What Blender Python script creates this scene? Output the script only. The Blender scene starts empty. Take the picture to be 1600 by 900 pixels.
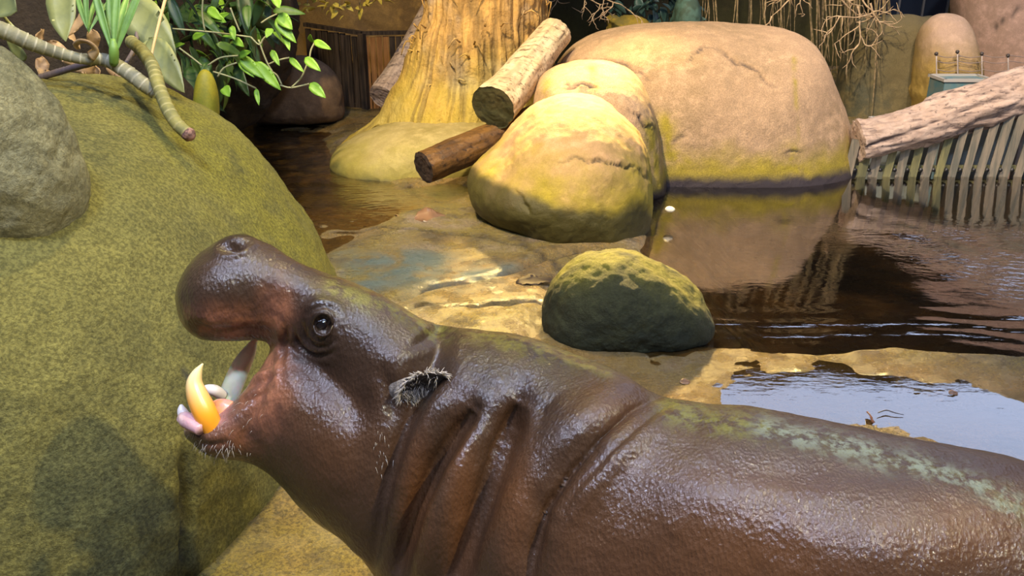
import bpy, math, random
import numpy as np
from mathutils import Vector, Matrix

# ------------------------------------------------------------------ camera
CAM_Z = 1.7
PITCH = math.radians(22.0)
FPX = 1386.0
cp, sp = math.cos(PITCH), math.sin(PITCH)
CAMP = np.array([0.0, 0.0, CAM_Z])
FW = np.array([0.0, cp, -sp]); UP = np.array([0.0, sp, cp]); RT = np.array([1.0, 0.0, 0.0])
sc = bpy.context.scene
COL = sc.collection
cam = bpy.data.cameras.new('camera')
cam.sensor_width = 36.0
cam.lens = 36.0 * FPX / 1600.0
cam.clip_start = 0.05; cam.clip_end = 100
camo = bpy.data.objects.new('camera', cam); COL.objects.link(camo)
camo.location = (0, 0, CAM_Z); camo.rotation_euler = (math.pi / 2 - PITCH, 0, 0)
sc.camera = camo

# ------------------------------------------------------------------ light
sc.view_settings.view_transform = 'Standard'
sc.view_settings.look = 'None'
sc.view_settings.gamma = 1.0
sc.view_settings.use_curve_mapping = False
sc.view_settings.exposure = 0.0
w = bpy.data.worlds.new('hall_air'); sc.world = w; w.use_nodes = True
w.node_tree.nodes['Background'].inputs[0].default_value = (0.60, 0.74, 1.0, 1)
w.node_tree.nodes['Background'].inputs[1].default_value = 0.09

def aim(o, t):
    d = Vector(t) - o.location
    o.rotation_euler = d.to_track_quat('-Z', 'Y').to_euler()
def spot(name, loc, to, power, col, ang=50, blend=0.5, size=0.12):
    l = bpy.data.lights.new(name, 'SPOT'); l.energy = power; l.color = col
    l.spot_size = math.radians(ang); l.spot_blend = blend; l.shadow_soft_size = size
    o = bpy.data.objects.new(name, l); COL.objects.link(o); o.location = loc; aim(o, to)
    return o
def area(name, loc, to, power, col, sx, sy):
    l = bpy.data.lights.new(name, 'AREA'); l.energy = power; l.color = col
    l.shape = 'RECTANGLE'; l.size = sx; l.size_y = sy
    o = bpy.data.objects.new(name, l); COL.objects.link(o); o.location = loc; aim(o, to)
    return o
# ceiling spotlights of the hall, with one added to brighten the plants
spot('spotlight', (-1.6, 1.2, 6.2), (1.3, 6.6, 0.6), 3800, (1.0, 0.77, 0.48), 42, 0.6)
spot('spotlight', (-0.6, 4.2, 6.0), (-1.3, 3.1, 0.8), 980, (1.0, 0.80, 0.30), 60, 0.7)
spot('spotlight', (-2.0, 4.0, 6.2), (-0.5, 7.3, 0.8), 1250, (1.0, 0.76, 0.33), 50, 0.7)
spot('spotlight', (0.9, 9.6, 3.7), (0.6, 3.6, 0.0), 9500, (1.0, 0.70, 0.24), 26, 0.8, 0.18)
spot('spotlight', (3.3, -0.3, 5.5), (-1.3, 2.4, 0.6), 1500, (1.0, 0.86, 0.42), 38, 0.5, 0.08)
spot('spotlight', (-3.4, -0.4, 5.6), (0.2, 1.4, 0.8), 170, (1.0, 0.80, 0.55), 50, 0.8)
spot('spotlight', (-1.0, 2.0, 6.0), (-1.8, 4.6, 1.3), 620, (1.0, 0.88, 0.62), 36, 0.6)  # added fill that brightens the plants at upper left
spot('spotlight', (3.0, 3.5, 6.2), (4.5, 8.0, 0.8), 1700, (1.0, 0.80, 0.64), 60, 0.7)
# daylight through the hall's windows
sky = (0.58, 0.69, 1.0)
def pane(loc, to, rad, sx, sy): return area('skylight', loc, to, rad * math.pi * sx * sy, sky, sx, sy)
pane((7.0, 12.9, 7.1), (2.0, 3.0, 0.0), 3.0, 8.4, 4.6)
pane((-1.5, 0.4, 5.8), (-1.5, 0.4, 0), 290, 0.95, 0.38)
pane((1.5, -1.5, 5.8), (1.5, -1.5, 0), 340, 1.0, 0.34)
pane((0.7, 2.2, 5.8), (0.7, 2.2, 0), 40, 0.8, 0.4)
pane((-4.0, 0.2, 5.8), (-4.0, 0.2, 0), 120, 0.45, 0.32)
pane((6.8, 3.0, 5.8), (6.8, 3.0, 0), 25, 1.4, 1.0)

# ------------------------------------------------------------------ helpers
def ray(px, py): return FW + RT * ((px - 800.0) / FPX) - UP * ((py - 450.0) / FPX)
def atD(px, py, d): return CAMP + ray(px, py) * d
def atY(px, py, Y):
    r = ray(px, py); return CAMP + r * (Y / r[1])
def atZ(px, py, z=0.0):
    r = ray(px, py); return CAMP + r * ((z - CAM_Z) / r[2])
def proj(V):
    P = V - CAMP
    d = P @ FW
    return np.stack([800 + FPX * (P @ RT) / d, 450 - FPX * (P @ UP) / d], 1), d

def _h(ix, iy, iz, s):
    n = (ix.astype(np.uint32) * np.uint32(374761393) + iy.astype(np.uint32) * np.uint32(668265263)
         + iz.astype(np.uint32) * np.uint32(2147483647) + np.uint32(s) * np.uint32(974634221))
    n = (n ^ (n >> np.uint32(13))) * np.uint32(1274126177)
    n = (n ^ (n >> np.uint32(15))) * np.uint32(2246822519)
    n = n ^ (n >> np.uint32(16))
    return n.astype(np.float64) / 4294967295.0 * 2 - 1
def vnoise(P, s=0):
    with np.errstate(over='ignore'):
        I = np.floor(P).astype(np.int64); f = P - I; u = f * f * (3 - 2 * f)
        x, y, z = I[:, 0], I[:, 1], I[:, 2]; r = 0
        for dx in (0, 1):
            wx = u[:, 0] if dx else 1 - u[:, 0]
            for dy in (0, 1):
                wy = u[:, 1] if dy else 1 - u[:, 1]
                for dz in (0, 1):
                    wz = u[:, 2] if dz else 1 - u[:, 2]
                    r = r + wx * wy * wz * _h(x + dx, y + dy, z + dz, s)
    return r
def fbm(P, octs=4, s=0):
    r = 0; a = 1.0; q = P * 1.0
    for i in range(octs):
        r = r + a * vnoise(q, s + i * 17); a *= 0.5; q = q * 2.03 + 3.7
    return r
def sstep(a, b, x):
    t = np.clip((x - a) / (b - a), 0, 1); return t * t * (3 - 2 * t)

def catmull(P, n, closed=False):
    P = np.asarray(P, float); m = len(P); out = []
    segs = m if closed else m - 1
    for i in range(segs):
        if closed: a, b, c, d = P[(i - 1) % m], P[i], P[(i + 1) % m], P[(i + 2) % m]
        else: a, b, c, d = P[max(i - 1, 0)], P[i], P[i + 1], P[min(i + 2, m - 1)]
        for k in range(n):
            t = k / n
            out.append(0.5 * ((2 * b) + (c - a) * t + (2 * a - 5 * b + 4 * c - d) * t * t + (3 * b - a - 3 * c + d) * t ** 3))
    if not closed: out.append(P[-1])
    return np.array(out)

def mesh(name, V, F, smooth=True):
    me = bpy.data.meshes.new(name)
    V = np.asarray(V, float)
    if isinstance(F, np.ndarray):
        k = F.shape[1]; me.vertices.add(len(V)); me.vertices.foreach_set('co', V.ravel())
        me.loops.add(F.size); me.loops.foreach_set('vertex_index', F.ravel().astype(np.int32))
        me.polygons.add(len(F)); me.polygons.foreach_set('loop_start', np.arange(0, F.size, k, dtype=np.int32))
        me.update(calc_edges=True)
    else:
        me.from_pydata([tuple(v) for v in V], [], F)
    me.polygons.foreach_set('use_smooth', [smooth] * len(me.polygons))
    me.update(); return me
def link(name, me, m=None, parent=None, **kw):
    o = bpy.data.objects.new(name, me); COL.objects.link(o)
    if m is not None and me is not None and not me.materials: me.materials.append(m)
    if parent is not None:
        o.parent = parent
        o.matrix_parent_inverse = Matrix.Translation(parent.location).inverted()
    for k, v in kw.items(): o[k] = v
    return o
def thing(name, loc, label, cat, group=None):
    o = bpy.data.objects.new(name, None); COL.objects.link(o); o.location = tuple(loc); o.empty_display_size = 0.05
    o['label'] = label; o['category'] = cat
    if group: o['group'] = group
    return o
def verts(me):
    a = np.empty(len(me.vertices) * 3); me.vertices.foreach_get('co', a); return a.reshape(-1, 3)
def normals(me):
    a = np.empty(len(me.vertices) * 3); me.vertices.foreach_get('normal', a); return a.reshape(-1, 3)
def setv(me, V): me.vertices.foreach_set('co', np.ascontiguousarray(V).ravel()); me.update()
def attr(me, name, val):
    a = me.attributes.get(name) or me.attributes.new(name, 'FLOAT', 'POINT')
    a.data.foreach_set('value', np.asarray(val, np.float32))

def pldist(Q, pl):
    """distance of 2-D points to a polyline and the fraction along it"""
    pl = np.asarray(pl, float); best = np.full(len(Q), 1e9); par = np.zeros(len(Q)); n = len(pl) - 1
    for i in range(n):
        a, b = pl[i], pl[i + 1]; ab = b - a
        t = np.clip(((Q - a) @ ab) / (ab @ ab + 1e-9), 0, 1)
        d = np.linalg.norm(Q - a - t[:, None] * ab, axis=1)
        k = d < best; best[k] = d[k]; par[k] = (i + t[k]) / n
    return best, par
def inpoly(Q, pl):
    pl = np.asarray(pl, float); ins = np.zeros(len(Q), bool); n = len(pl); x, y = Q[:, 0], Q[:, 1]
    for i in range(n):
        x1, y1 = pl[i]; x2, y2 = pl[(i + 1) % n]
        c = ((y1 > y) != (y2 > y)) & (x < (x2 - x1) * (y - y1) / (y2 - y1 + 1e-12) + x1)
        ins ^= c
    return ins
def sdpoly(Q, pl):
    pl = np.asarray(pl, float)
    d, _ = pldist(Q, np.vstack([pl, pl[:1]])); return np.where(inpoly(Q, pl), -d, d)
def facing(V, N):
    W = CAMP - V; W = W / np.linalg.norm(W, axis=1)[:, None]
    return np.sum(N * W, 1)

# ------------------------------------------------------------------ materials
class NT:
    def __init__(s, name):
        s.m = bpy.data.materials.new(name); s.m.use_nodes = True; s.t = s.m.node_tree; s.t.nodes.clear()
        s.out = s.t.nodes.new('ShaderNodeOutputMaterial')
    def n(s, typ, **kw):
        nd = s.t.nodes.new('ShaderNode' + typ)
        for k, v in kw.items(): setattr(nd, k, v)
        return nd
    def put(s, sock, v):
        if hasattr(v, 'is_output'): s.t.links.new(v, sock)
        elif isinstance(v, (tuple, list)) and len(v) == 3 and sock.type == 'RGBA': sock.default_value = (*v, 1)
        else: sock.default_value = v
    def pos(s): return s.n('NewGeometry').outputs['Position']
    def obj(s): return s.n('TexCoord').outputs['Object']
    def noise(s, scale, detail=4, vec=None, rough=0.55, dist=0.0):
        nd = s.n('TexNoise'); s.put(nd.inputs['Vector'], vec if vec is not None else s.pos())
        nd.inputs['Scale'].default_value = scale; nd.inputs['Detail'].default_value = detail
        nd.inputs['Roughness'].default_value = rough; nd.inputs['Distortion'].default_value = dist
        return nd.outputs['Fac']
    def voro(s, scale, vec=None, feat='F1'):
        nd = s.n('TexVoronoi', feature=feat); s.put(nd.inputs['Vector'], vec if vec is not None else s.pos())
        nd.inputs['Scale'].default_value = scale; return nd.outputs['Distance']
    def mapping(s, vec, scale=(1, 1, 1), rot=(0, 0, 0)):
        nd = s.n('Mapping'); s.put(nd.inputs['Vector'], vec); nd.inputs['Scale'].default_value = scale
        nd.inputs['Rotation'].default_value = rot; return nd.outputs[0]
    def ramp(s, f, a, b, lo=0.0, hi=1.0):
        nd = s.n('MapRange', interpolation_type='SMOOTHSTEP'); s.put(nd.inputs[0], f)
        nd.inputs[1].default_value = a; nd.inputs[2].default_value = b; nd.inputs[3].default_value = lo; nd.inputs[4].default_value = hi
        return nd.outputs[0]
    def mix(s, f, a, b, mode='MIX'):
        nd = s.n('Mix', data_type='RGBA', blend_type=mode); s.put(nd.inputs[0], f)
        s.put(nd.inputs[6], a); s.put(nd.inputs[7], b); return nd.outputs[2]
    def math(s, op, a, b=0.0):
        nd = s.n('Math', operation=op); s.put(nd.inputs[0], a); s.put(nd.inputs[1], b); return nd.outputs[0]
    def att(s, name): return s.n('Attribute', attribute_name=name).outputs['Fac']
    def z(s):
        x = s.n('SeparateXYZ'); s.put(x.inputs[0], s.pos()); return x.outputs[2]
    def bump(s, h, strength, dist=0.01, nrm=None):
        nd = s.n('Bump'); s.put(nd.inputs['Height'], h); nd.inputs['Strength'].default_value = strength
        nd.inputs['Distance'].default_value = dist
        if nrm is not None: s.put(nd.inputs['Normal'], nrm)
        return nd.outputs[0]
    def pbr(s, col, rough=0.6, nrm=None, spec=0.5, **kw):
        b = s.n('BsdfPrincipled'); s.put(b.inputs['Base Color'], col); s.put(b.inputs['Roughness'], rough)
        s.put(b.inputs['Specular IOR Level'], spec)
        if nrm is not None: s.put(b.inputs['Normal'], nrm)
        for k, v in kw.items(): s.put(b.inputs[k.replace('_', ' ')], v)
        s.t.links.new(b.outputs[0], s.out.inputs[0]); return s.m

def rock_mat(name, a, b, moss, mz=(0.1, 0.5), mamt=1.0, mnoise=3.0, dark=(0.05, 0.045, 0.04), dz=None,
             rough=0.75, bump=0.5, fine=90, speck=0.25):
    k = NT(name)
    c = k.mix(k.ramp(k.noise(1.7, 5), 0.35, 0.65), a, b)
    c = k.mix(k.ramp(k.noise(11, 5, rough=0.65), 0.42, 0.72), c, tuple(min(1, x * 1.22) for x in a))
    z = k.z()
    mz_ = k.ramp(k.math('ADD', z, k.math('MULTIPLY', k.math('SUBTRACT', k.noise(mnoise, 5), 0.5), (mz[1] - mz[0]) * 1.6)), mz[0], mz[1], mamt, 0.0)
    mz_ = k.math('MAXIMUM', mz_, k.math('MULTIPLY', k.att('moss'), k.ramp(k.noise(7, 5), 0.25, 0.6)))
    mossc = k.mix(k.noise(14, 4), tuple(x * 0.62 for x in moss), tuple(x * 1.3 for x in moss))
    c = k.mix(mz_, c, mossc)
    sp_ = k.ramp(k.noise(fine * 1.3, 3, rough=0.7), 0.36, 0.64)
    c = k.mix(k.math('MULTIPLY', sp_, speck), c, k.mix(1.0, c, (0.42, 0.42, 0.40), 'MULTIPLY'))
    dk = k.att('dark')
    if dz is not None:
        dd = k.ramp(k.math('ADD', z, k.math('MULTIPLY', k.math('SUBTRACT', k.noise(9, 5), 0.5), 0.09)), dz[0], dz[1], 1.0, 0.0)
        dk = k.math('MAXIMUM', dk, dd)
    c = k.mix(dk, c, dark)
    h = k.math('ADD', k.math('MULTIPLY', k.noise(fine, 6, rough=0.75), 0.9), k.noise(18, 5, rough=0.6))
    n = k.bump(h, bump, 0.02)
    r = k.ramp(dk, 0, 1, rough, 0.5)
    return k.pbr(c, r, n, 0.35)

# ------------------------------------------------------------------ shape tools
def loft_mesh(secs, nseg=32, sub=6, cap=True, expo=2.0):
    """secs: (centre, A, B) ellipses joined smoothly"""
    C_ = catmull([s[0] for s in secs], sub); A_ = catmull([s[1] for s in secs], sub); B_ = catmull([s[2] for s in secs], sub)
    th = np.linspace(0, 2 * np.pi, nseg, endpoint=False)
    c = np.sign(np.cos(th)) * np.abs(np.cos(th)) ** (2 / expo); s_ = np.sign(np.sin(th)) * np.abs(np.sin(th)) ** (2 / expo)
    V = (C_[:, None] + c[None, :, None] * A_[:, None] + s_[None, :, None] * B_[:, None]).reshape(-1, 3)
    n = len(C_); F = []
    for i in range(n - 1):
        for j in range(nseg):
            F.append((i * nseg + j, i * nseg + (j + 1) % nseg, (i + 1) * nseg + (j + 1) % nseg, (i + 1) * nseg + j))
    if cap:
        V = np.vstack([V, C_[0], C_[-1]]); a, b = len(V) - 2, len(V) - 1
        for j in range(nseg):
            F.append((a, (j + 1) % nseg, j)); F.append((b, (n - 1) * nseg + j, (n - 1) * nseg + (j + 1) % nseg))
    return V, F
def tube(path, radii, nseg=8, sub=4, cap=True, flat=1.0):
    P = catmull(path, sub); R = catmull(np.asarray(radii, float)[:, None] if np.ndim(radii) else np.full((len(path), 1), radii), sub)[:, 0]
    T = np.gradient(P, axis=0); T /= np.linalg.norm(T, axis=1)[:, None] + 1e-12
    ref = np.array([0, 0, 1.0]) if abs(T[0][2]) < 0.9 else np.array([1.0, 0, 0])
    a = np.cross(T[0], ref); a /= np.linalg.norm(a); V = []; F = []
    for i in range(len(P)):
        a = a - T[i] * (a @ T[i]); a /= np.linalg.norm(a); b = np.cross(T[i], a)
        for j in range(nseg):
            t = 2 * np.pi * j / nseg
            V.append(P[i] + R[i] * (math.cos(t) * a + flat * math.sin(t) * b))
    n = len(P)
    for i in range(n - 1):
        for j in range(nseg):
            F.append((i * nseg + j, i * nseg + (j + 1) % nseg, (i + 1) * nseg + (j + 1) % nseg, (i + 1) * nseg + j))
    if cap:
        F.append(tuple(reversed(range(nseg)))); F.append(tuple((n - 1) * nseg + j for j in range(nseg)))
    return np.array(V), F
def joinvf(L):
    V = []; F = []; o = 0
    for v, f in L:
        V.append(v); F += [tuple(i + o for i in q) for q in f]; o += len(v)
    return np.vstack(V), F
def remesh(name, parts, voxel, smooth=8, subdiv=0):
    V, F = joinvf(parts)
    me = mesh(name, V, F); o = bpy.data.objects.new(name + '_tmp', me); COL.objects.link(o)
    m = o.modifiers.new('r', 'REMESH'); m.mode = 'VOXEL'; m.voxel_size = voxel; m.use_smooth_shade = True
    s = o.modifiers.new('s', 'SMOOTH'); s.iterations = smooth; s.factor = 0.5
    if subdiv:
        q = o.modifiers.new('q', 'SUBSURF'); q.levels = subdiv; q.render_levels = subdiv
    dg = bpy.context.evaluated_depsgraph_get(); dg.update()
    r = bpy.data.meshes.new_from_object(o.evaluated_get(dg)); r.name = name
    bpy.data.objects.remove(o); bpy.data.meshes.remove(me); r.update(); return r

def blob(name, outline, Y0, Df, Db=None, p=2.4, q=2.0, nt=240, nr=70, center=None, iters=6, disp=(0.02, 2.2, 5), fine=0.0025, seed=1, cracks=(), fit=True):
    """a solid boulder whose outline seen from the photograph's viewpoint is the one given (pixels), Y0 its distance"""
    Db = Db or Df
    O = catmull(outline, 8, True)
    r_ = np.array([ray(a, b) for a, b in O]); W = CAMP + r_ * (Y0 / r_[:, 1])[:, None]
    oc = np.array(center, float) if center is not None else (O.max(0) + O.min(0)) / 2
    cw = atY(oc[0], oc[1], Y0)
    th = np.linspace(-np.pi, np.pi, nt, endpoint=False)
    def polar(X, Z):
        a = np.arctan2(Z, X); r = np.hypot(X, Z); k = np.argsort(a); a = a[k]; r = r[k]
        return np.interp(th, np.concatenate([a - 2 * np.pi, a, a + 2 * np.pi]), np.tile(r, 3))
    R = polar(W[:, 0] - cw[0], W[:, 2] - cw[2])
    tgt = polar(O[:, 0] - oc[0], -(O[:, 1] - oc[1]))
    s = np.sin(np.linspace(0, 1, nr + 1)[1:] * np.pi / 2)
    g = (1 - s ** p) ** (1 / q); g[-1] = 0
    def build(R):
        X = cw[0] + s[:, None] * (R * np.cos(th))[None]; Z = cw[2] + s[:, None] * (R * np.sin(th))[None]
        f = np.stack([X, np.repeat((Y0 - Df * g)[:, None], nt, 1), Z], 2).reshape(-1, 3)
        b = np.stack([X, np.repeat((Y0 + Db * g)[:, None], nt, 1), Z], 2)[:-1].reshape(-1, 3)
        return f, b
    R0 = R.copy()
    if fit:
        for it in range(iters):
            f, b = build(R); V = np.vstack([f, b]); Pq, d = proj(V)
            D = Pq - oc; a = np.arctan2(-D[:, 1], D[:, 0]); rr = np.hypot(D[:, 0], D[:, 1])
            k = ((a + np.pi) / (2 * np.pi) * 120).astype(int) % 120
            mx = np.zeros(120); np.maximum.at(mx, k, rr)
            ac = -np.pi + (np.arange(120) + 0.5) / 120 * 2 * np.pi
            got = np.interp(th, np.concatenate([ac - 2 * np.pi, ac, ac + 2 * np.pi]), np.tile(mx, 3))
            q_ = np.clip(tgt / got, 0.7, 1.4); kk = nt // 30; q_ = sum(np.roll(q_, z) for z in range(-kk, kk + 1)) / (2 * kk + 1)
            R = np.clip(R * q_ ** 0.7, 0.68 * R0, 1.4 * R0)
        kk = nt // 60; R = sum(np.roll(R, z) for z in range(-kk, kk + 1)) / (2 * kk + 1)
    f, b = build(R)
    cf = np.array([[cw[0], Y0 - Df, cw[2]]]); cb = np.array([[cw[0], Y0 + Db, cw[2]]])
    V = np.vstack([f, b, cf, cb]); nf = len(f); F = []
    i, j = np.meshgrid(np.arange(nr - 1), np.arange(nt), indexing='ij'); j2 = (j + 1) % nt
    F.append(np.stack([i * nt + j, (i + 1) * nt + j, (i + 1) * nt + j2, i * nt + j2], 2).reshape(-1, 4))
    def bi(i, j): return np.where(i == nr - 1, i * nt + j, nf + i * nt + j)
    F.append(np.stack([bi(i, j), bi(i, j2), bi(i + 1, j2), bi(i + 1, j)], 2).reshape(-1, 4))
    F = [tuple(x) for x in np.vstack(F).tolist()]
    c0, c1 = len(V) - 2, len(V) - 1
    for j in range(nt):
        F.append((c0, j, (j + 1) % nt)); F.append((c1, nf + (j + 1) % nt, nf + j))
    me = mesh(name, V, F)
    V = verts(me); N = normals(me)
    if disp: V = V + N * (disp[0] * fbm(V * disp[1], disp[2], seed))[:, None]
    if fine: V = V + N * (fine * fbm(V * 25, 3, seed + 5))[:, None]
    setv(me, V)
    dk = np.zeros(len(V)); ms = np.zeros(len(V))
    if cracks: dk = crackit(me, cracks)
    attr(me, 'dark', dk); attr(me, 'moss', ms)
    return me
def crackit(me, cracks):
    """cracks: (polyline px, width px, depth m, lip m) cut into the side the photograph shows"""
    V = verts(me); N = normals(me); Pq, d = proj(V); fc = facing(V, N); dk = np.zeros(len(V)); D = np.zeros(len(V))
    for pl, wd, dep, lip in cracks:
        jit = np.stack([fbm(V * 14, 3, 3), fbm(V * 14, 3, 9)], 1) * 5
        ds, t = pldist(Pq + jit, pl)
        amp = np.sin(np.clip(t, 0.03, 0.97) * np.pi) ** 0.5 * (fc > 0.02)
        g = np.exp(-(ds / wd) ** 2) * amp
        D -= g * dep; dk = np.maximum(dk, np.exp(-(ds / (wd * 0.75)) ** 2) * amp * 0.85)
        side = np.interp(Pq[:, 0], [p[0] for p in sorted(pl)], [p[1] for p in sorted(pl)]) - Pq[:, 1]
        D += lip * np.exp(-(ds / (wd * 5)) ** 2) * amp * np.where(side > 0, 1, -0.6)
    setv(me, V + N * D[:, None]); return dk
def stain(me, name, pl, wd, amt=1.0):
    V = verts(me); Pq, d = proj(V); fc = facing(V, normals(me))
    ds, t = pldist(Pq, pl); a = np.zeros(len(V), np.float32); me.attributes[name].data.foreach_get('value', a)
    attr(me, name, np.maximum(a, amt * np.exp(-(ds / wd) ** 2) * (fc > 0)))
# ------------------------------------------------------------------ the ground and the water
PX = lambda L: np.array([atZ(a, b)[:2] for a, b in L])
pool = PX([(1020, 296), (1010, 345), (1010, 392), (1030, 415), (1070, 470), (1090, 528), (1250, 540), (1420, 546), (1700, 548), (2300, 540), (2300, 150), (1700, 180), (1350, 200), (1040, 230)])
stream = PX([(330, 172), (500, 178), (522, 205), (515, 240), (560, 272), (640, 292), (720, 284), (745, 300), (700, 322), (640, 330), (600, 345), (560, 368), (520, 392), (460, 420), (400, 400), (300, 300)])
puddle = PX([(1180, 600), (1240, 588), (1350, 598), (1500, 620), (1600, 645), (1900, 690), (2000, 900), (1500, 800), (1300, 720), (1200, 680), (1165, 640)])
xs = np.arange(-7.0, 8.0, 0.03); ys = np.concatenate([np.arange(0.2, 6.5, 0.018), np.arange(6.5, 13.0, 0.05)])
gx, gy = np.meshgrid(xs, ys); Q = np.stack([gx.ravel(), gy.ravel()], 1); Q3 = np.c_[Q, np.zeros(len(Q))]
wob = np.stack([fbm(Q3 * 3, 3, 2), fbm(Q3 * 3, 3, 4)], 1) * 0.05
h = 0.035 + 0.012 * fbm(Q3 * 1.6, 4, 1) + 0.0035 * fbm(Q3 * 12, 4, 8) + 0.0022 * np.abs(fbm(Q3 * 45, 2, 12))
sp_ = sdpoly(Q + wob, pool); h += sstep(0.10, -0.05, sp_) * -0.05 + sstep(0.1, -0.7, sp_) * -0.42
ss = sdpoly(Q + wob, stream); h += sstep(0.14, -0.08, ss) * -0.045 + sstep(-0.2, -0.8, ss) * -0.02 + sstep(0.14, -0.08, ss) * 0.012 * fbm(Q3 * 2.5, 3, 77)
pu = sdpoly(Q + wob, puddle); fr = sstep(2.9, 2.3, Q[:, 1]) ; h += sstep(0.1, -0.03, pu) * (-0.040 + 0.009 * fbm(Q3 * 2.6, 4, 21))
mid = sdpoly(Q, PX([(820, 520), (1130, 520), (1300, 560), (1600, 590), (1600, 640), (1200, 620), (1150, 700), (900, 700)]))
h += sstep(0.15, -0.1, mid) * (-0.026 + 0.007 * fbm(Q3 * 6, 4, 33))
wet = np.zeros(len(Q)); gd = np.zeros(len(Q))
slabs = [([(635, 474), (660, 462), (700, 452), (740, 446), (800, 432), (850, 415), (900, 398)], 0.035, 0.038),
         ([(745, 492), (790, 487), (840, 478)], 0.03, 0.035), ([(520, 365), (600, 366), (640, 368), (690, 372), (760, 378), (815, 392)], 0.012, 0.022),
         ([(815, 392), (850, 410), (880, 430)], 0.012, 0.02), ([(665, 491), (700, 490), (745, 492)], 0.01, 0.02), ([(640, 292), (665, 310), (675, 322)], 0.02, 0.02),
         ([(880, 430), (860, 470), (845, 510), (820, 540)], 0.05, 0.03), ([(540, 520), (600, 500), (665, 491)], 0.012, 0.02), ([(760, 440), (775, 470), (770, 492)], 0.01, 0.016)]
for pl, wd, dp in slabs:
    d, t = pldist(Q + wob * 0.5, PX(pl)); g = np.exp(-(d / wd) ** 2); h -= dp * 1.35 * g - 0.010 * np.exp(-(d / (wd * 4)) ** 2); gd = np.maximum(gd, np.exp(-(d / 0.022) ** 2) * 0.85)
ny, nx = gx.shape; h_floor = h.reshape(ny, nx)
I = np.arange(ny * nx).reshape(ny, nx)
F = np.stack([I[:-1, :-1], I[:-1, 1:], I[1:, 1:], I[1:, :-1]], 2).reshape(-1, 4)
gm = mesh('ground', np.c_[Q, h], F); attr(gm, 'dark', gd)
blue = sstep(0.12, -0.1, sdpoly(Q + wob * 2, PX([(530, 402), (640, 405), (720, 425), (820, 420), (800, 445), (700, 448), (620, 455), (560, 470), (520, 440)])))
attr(gm, 'wet', sstep(0.2, -0.1, mid)); attr(gm, 'slate', blue); attr(gm, 'pool', sstep(0.05, -0.1, sp_))
k = NT('wet_rock_floor')
c = k.mix(k.ramp(k.noise(1.3, 5), 0.38, 0.62), (0.33, 0.21, 0.075), (0.28, 0.22, 0.05))
c = k.mix(k.ramp(k.noise(5, 6, rough=0.65), 0.48, 0.66), c, (0.13, 0.10, 0.05))
c = k.mix(k.ramp(k.noise(2.6, 5), 0.52, 0.68), c, (0.34, 0.26, 0.17))
c = k.mix(k.math('MULTIPLY', k.ramp(k.noise(90, 4, rough=0.75), 0.42, 0.6), 0.7), c, (0.07, 0.055, 0.03))
c = k.mix(k.math('MULTIPLY', k.att('slate'), k.ramp(k.noise(6, 5), 0.3, 0.55)), c, (0.13, 0.17, 0.16))
c = k.mix(k.att('pool'), c, k.mix(k.ramp(k.noise(3, 5), 0.4, 0.7), (0.045, 0.028, 0.012), (0.14, 0.085, 0.025)))
c = k.mix(k.att('dark'), c, (0.03, 0.025, 0.02))
n = k.bump(k.math('ADD', k.noise(160, 5, rough=0.8), k.math('MULTIPLY', k.noise(30, 5), 1.6)), 0.9, 0.013)
c = k.mix(k.math('MULTIPLY', k.att('wet'), 0.55), c, (0.20, 0.13, 0.05))
gmat = k.pbr(c, k.math('SUBTRACT', k.ramp(k.noise(8, 5), 0.4, 0.65, 0.18, 0.42), k.math('MULTIPLY', k.att('wet'), 0.04)), n, 0.8)
link('floor', gm, gmat, kind='structure')

wx = np.arange(-4.6, 7.4, 0.028); wy = np.arange(1.6, 9.1, 0.028)
ax, ay = np.meshgrid(wx, wy); P2 = np.stack([ax.ravel(), ay.ravel()], 1); P3 = np.c_[P2, np.zeros(len(P2))]
rp = PX([(1350, 380), (1420, 350), (1620, 350), (2000, 380), (2000, 520), (1600, 480), (1450, 420)])
rip = sstep(0.3, -0.3, sdpoly(P2, rp)); flow = sstep(0.3, -0.3, sdpoly(P2, stream))
org = atZ(1330, 395)[:2]; org2 = atZ(1700, 470)[:2]
d1 = np.linalg.norm(P2 - org, axis=1); d2 = np.linalg.norm(P2 - org2, axis=1); wn = fbm(P3 * 1.7, 3, 5)
hz = 0.0005 * fbm(P3 * 6, 3, 3)
hz += rip * 0.0060 * (np.sin(d1 * 17 + wn * 3.0) * 0.6 + np.sin(d2 * 13 + wn * 2.2) * 0.6)
hz += flow * 0.004 * fbm(P3 * np.array([2.2, 8, 1]), 3, 7)
sh = sstep(0.35, 0.0, np.abs(P2[:, 1] - 3.75)) * (P2[:, 0] > 0.6); hz += sh * 0.0016 * np.sin(P2[:, 1] * 45 + wn * 5)
ny, nx = ax.shape; I = np.arange(ny * nx).reshape(ny, nx)
F = np.stack([I[:-1, :-1], I[:-1, 1:], I[1:, 1:], I[1:, :-1]], 2).reshape(-1, 4)
wm = mesh('water', np.c_[P2, hz], F)
attr(wm, 'rip', rip); attr(wm, 'flow', flow)
k = NT('pool_water')
mp = k.mapping(k.pos(), (1.0, 2.2, 1))
hb = k.math('MULTIPLY', k.noise(14, 3, mp, 0.5), k.math('ADD', k.math('MULTIPLY', k.att('rip'), 1.2), k.math('ADD', k.math('MULTIPLY', k.att('flow'), 1.2), 0.10)))
nb = k.bump(hb, 0.35, 0.012)
fr = k.n('Fresnel'); fr.inputs[0].default_value = 1.55; k.put(fr.inputs['Normal'], nb)
gl = k.n('BsdfGlossy'); gl.inputs['Roughness'].default_value = 0.035; gl.inputs['Color'].default_value = (1, 1, 1, 1); k.put(gl.inputs['Normal'], nb)
tr = k.n('BsdfTransparent'); tr.inputs['Color'].default_value = (0.80, 0.70, 0.52, 1)
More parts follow.
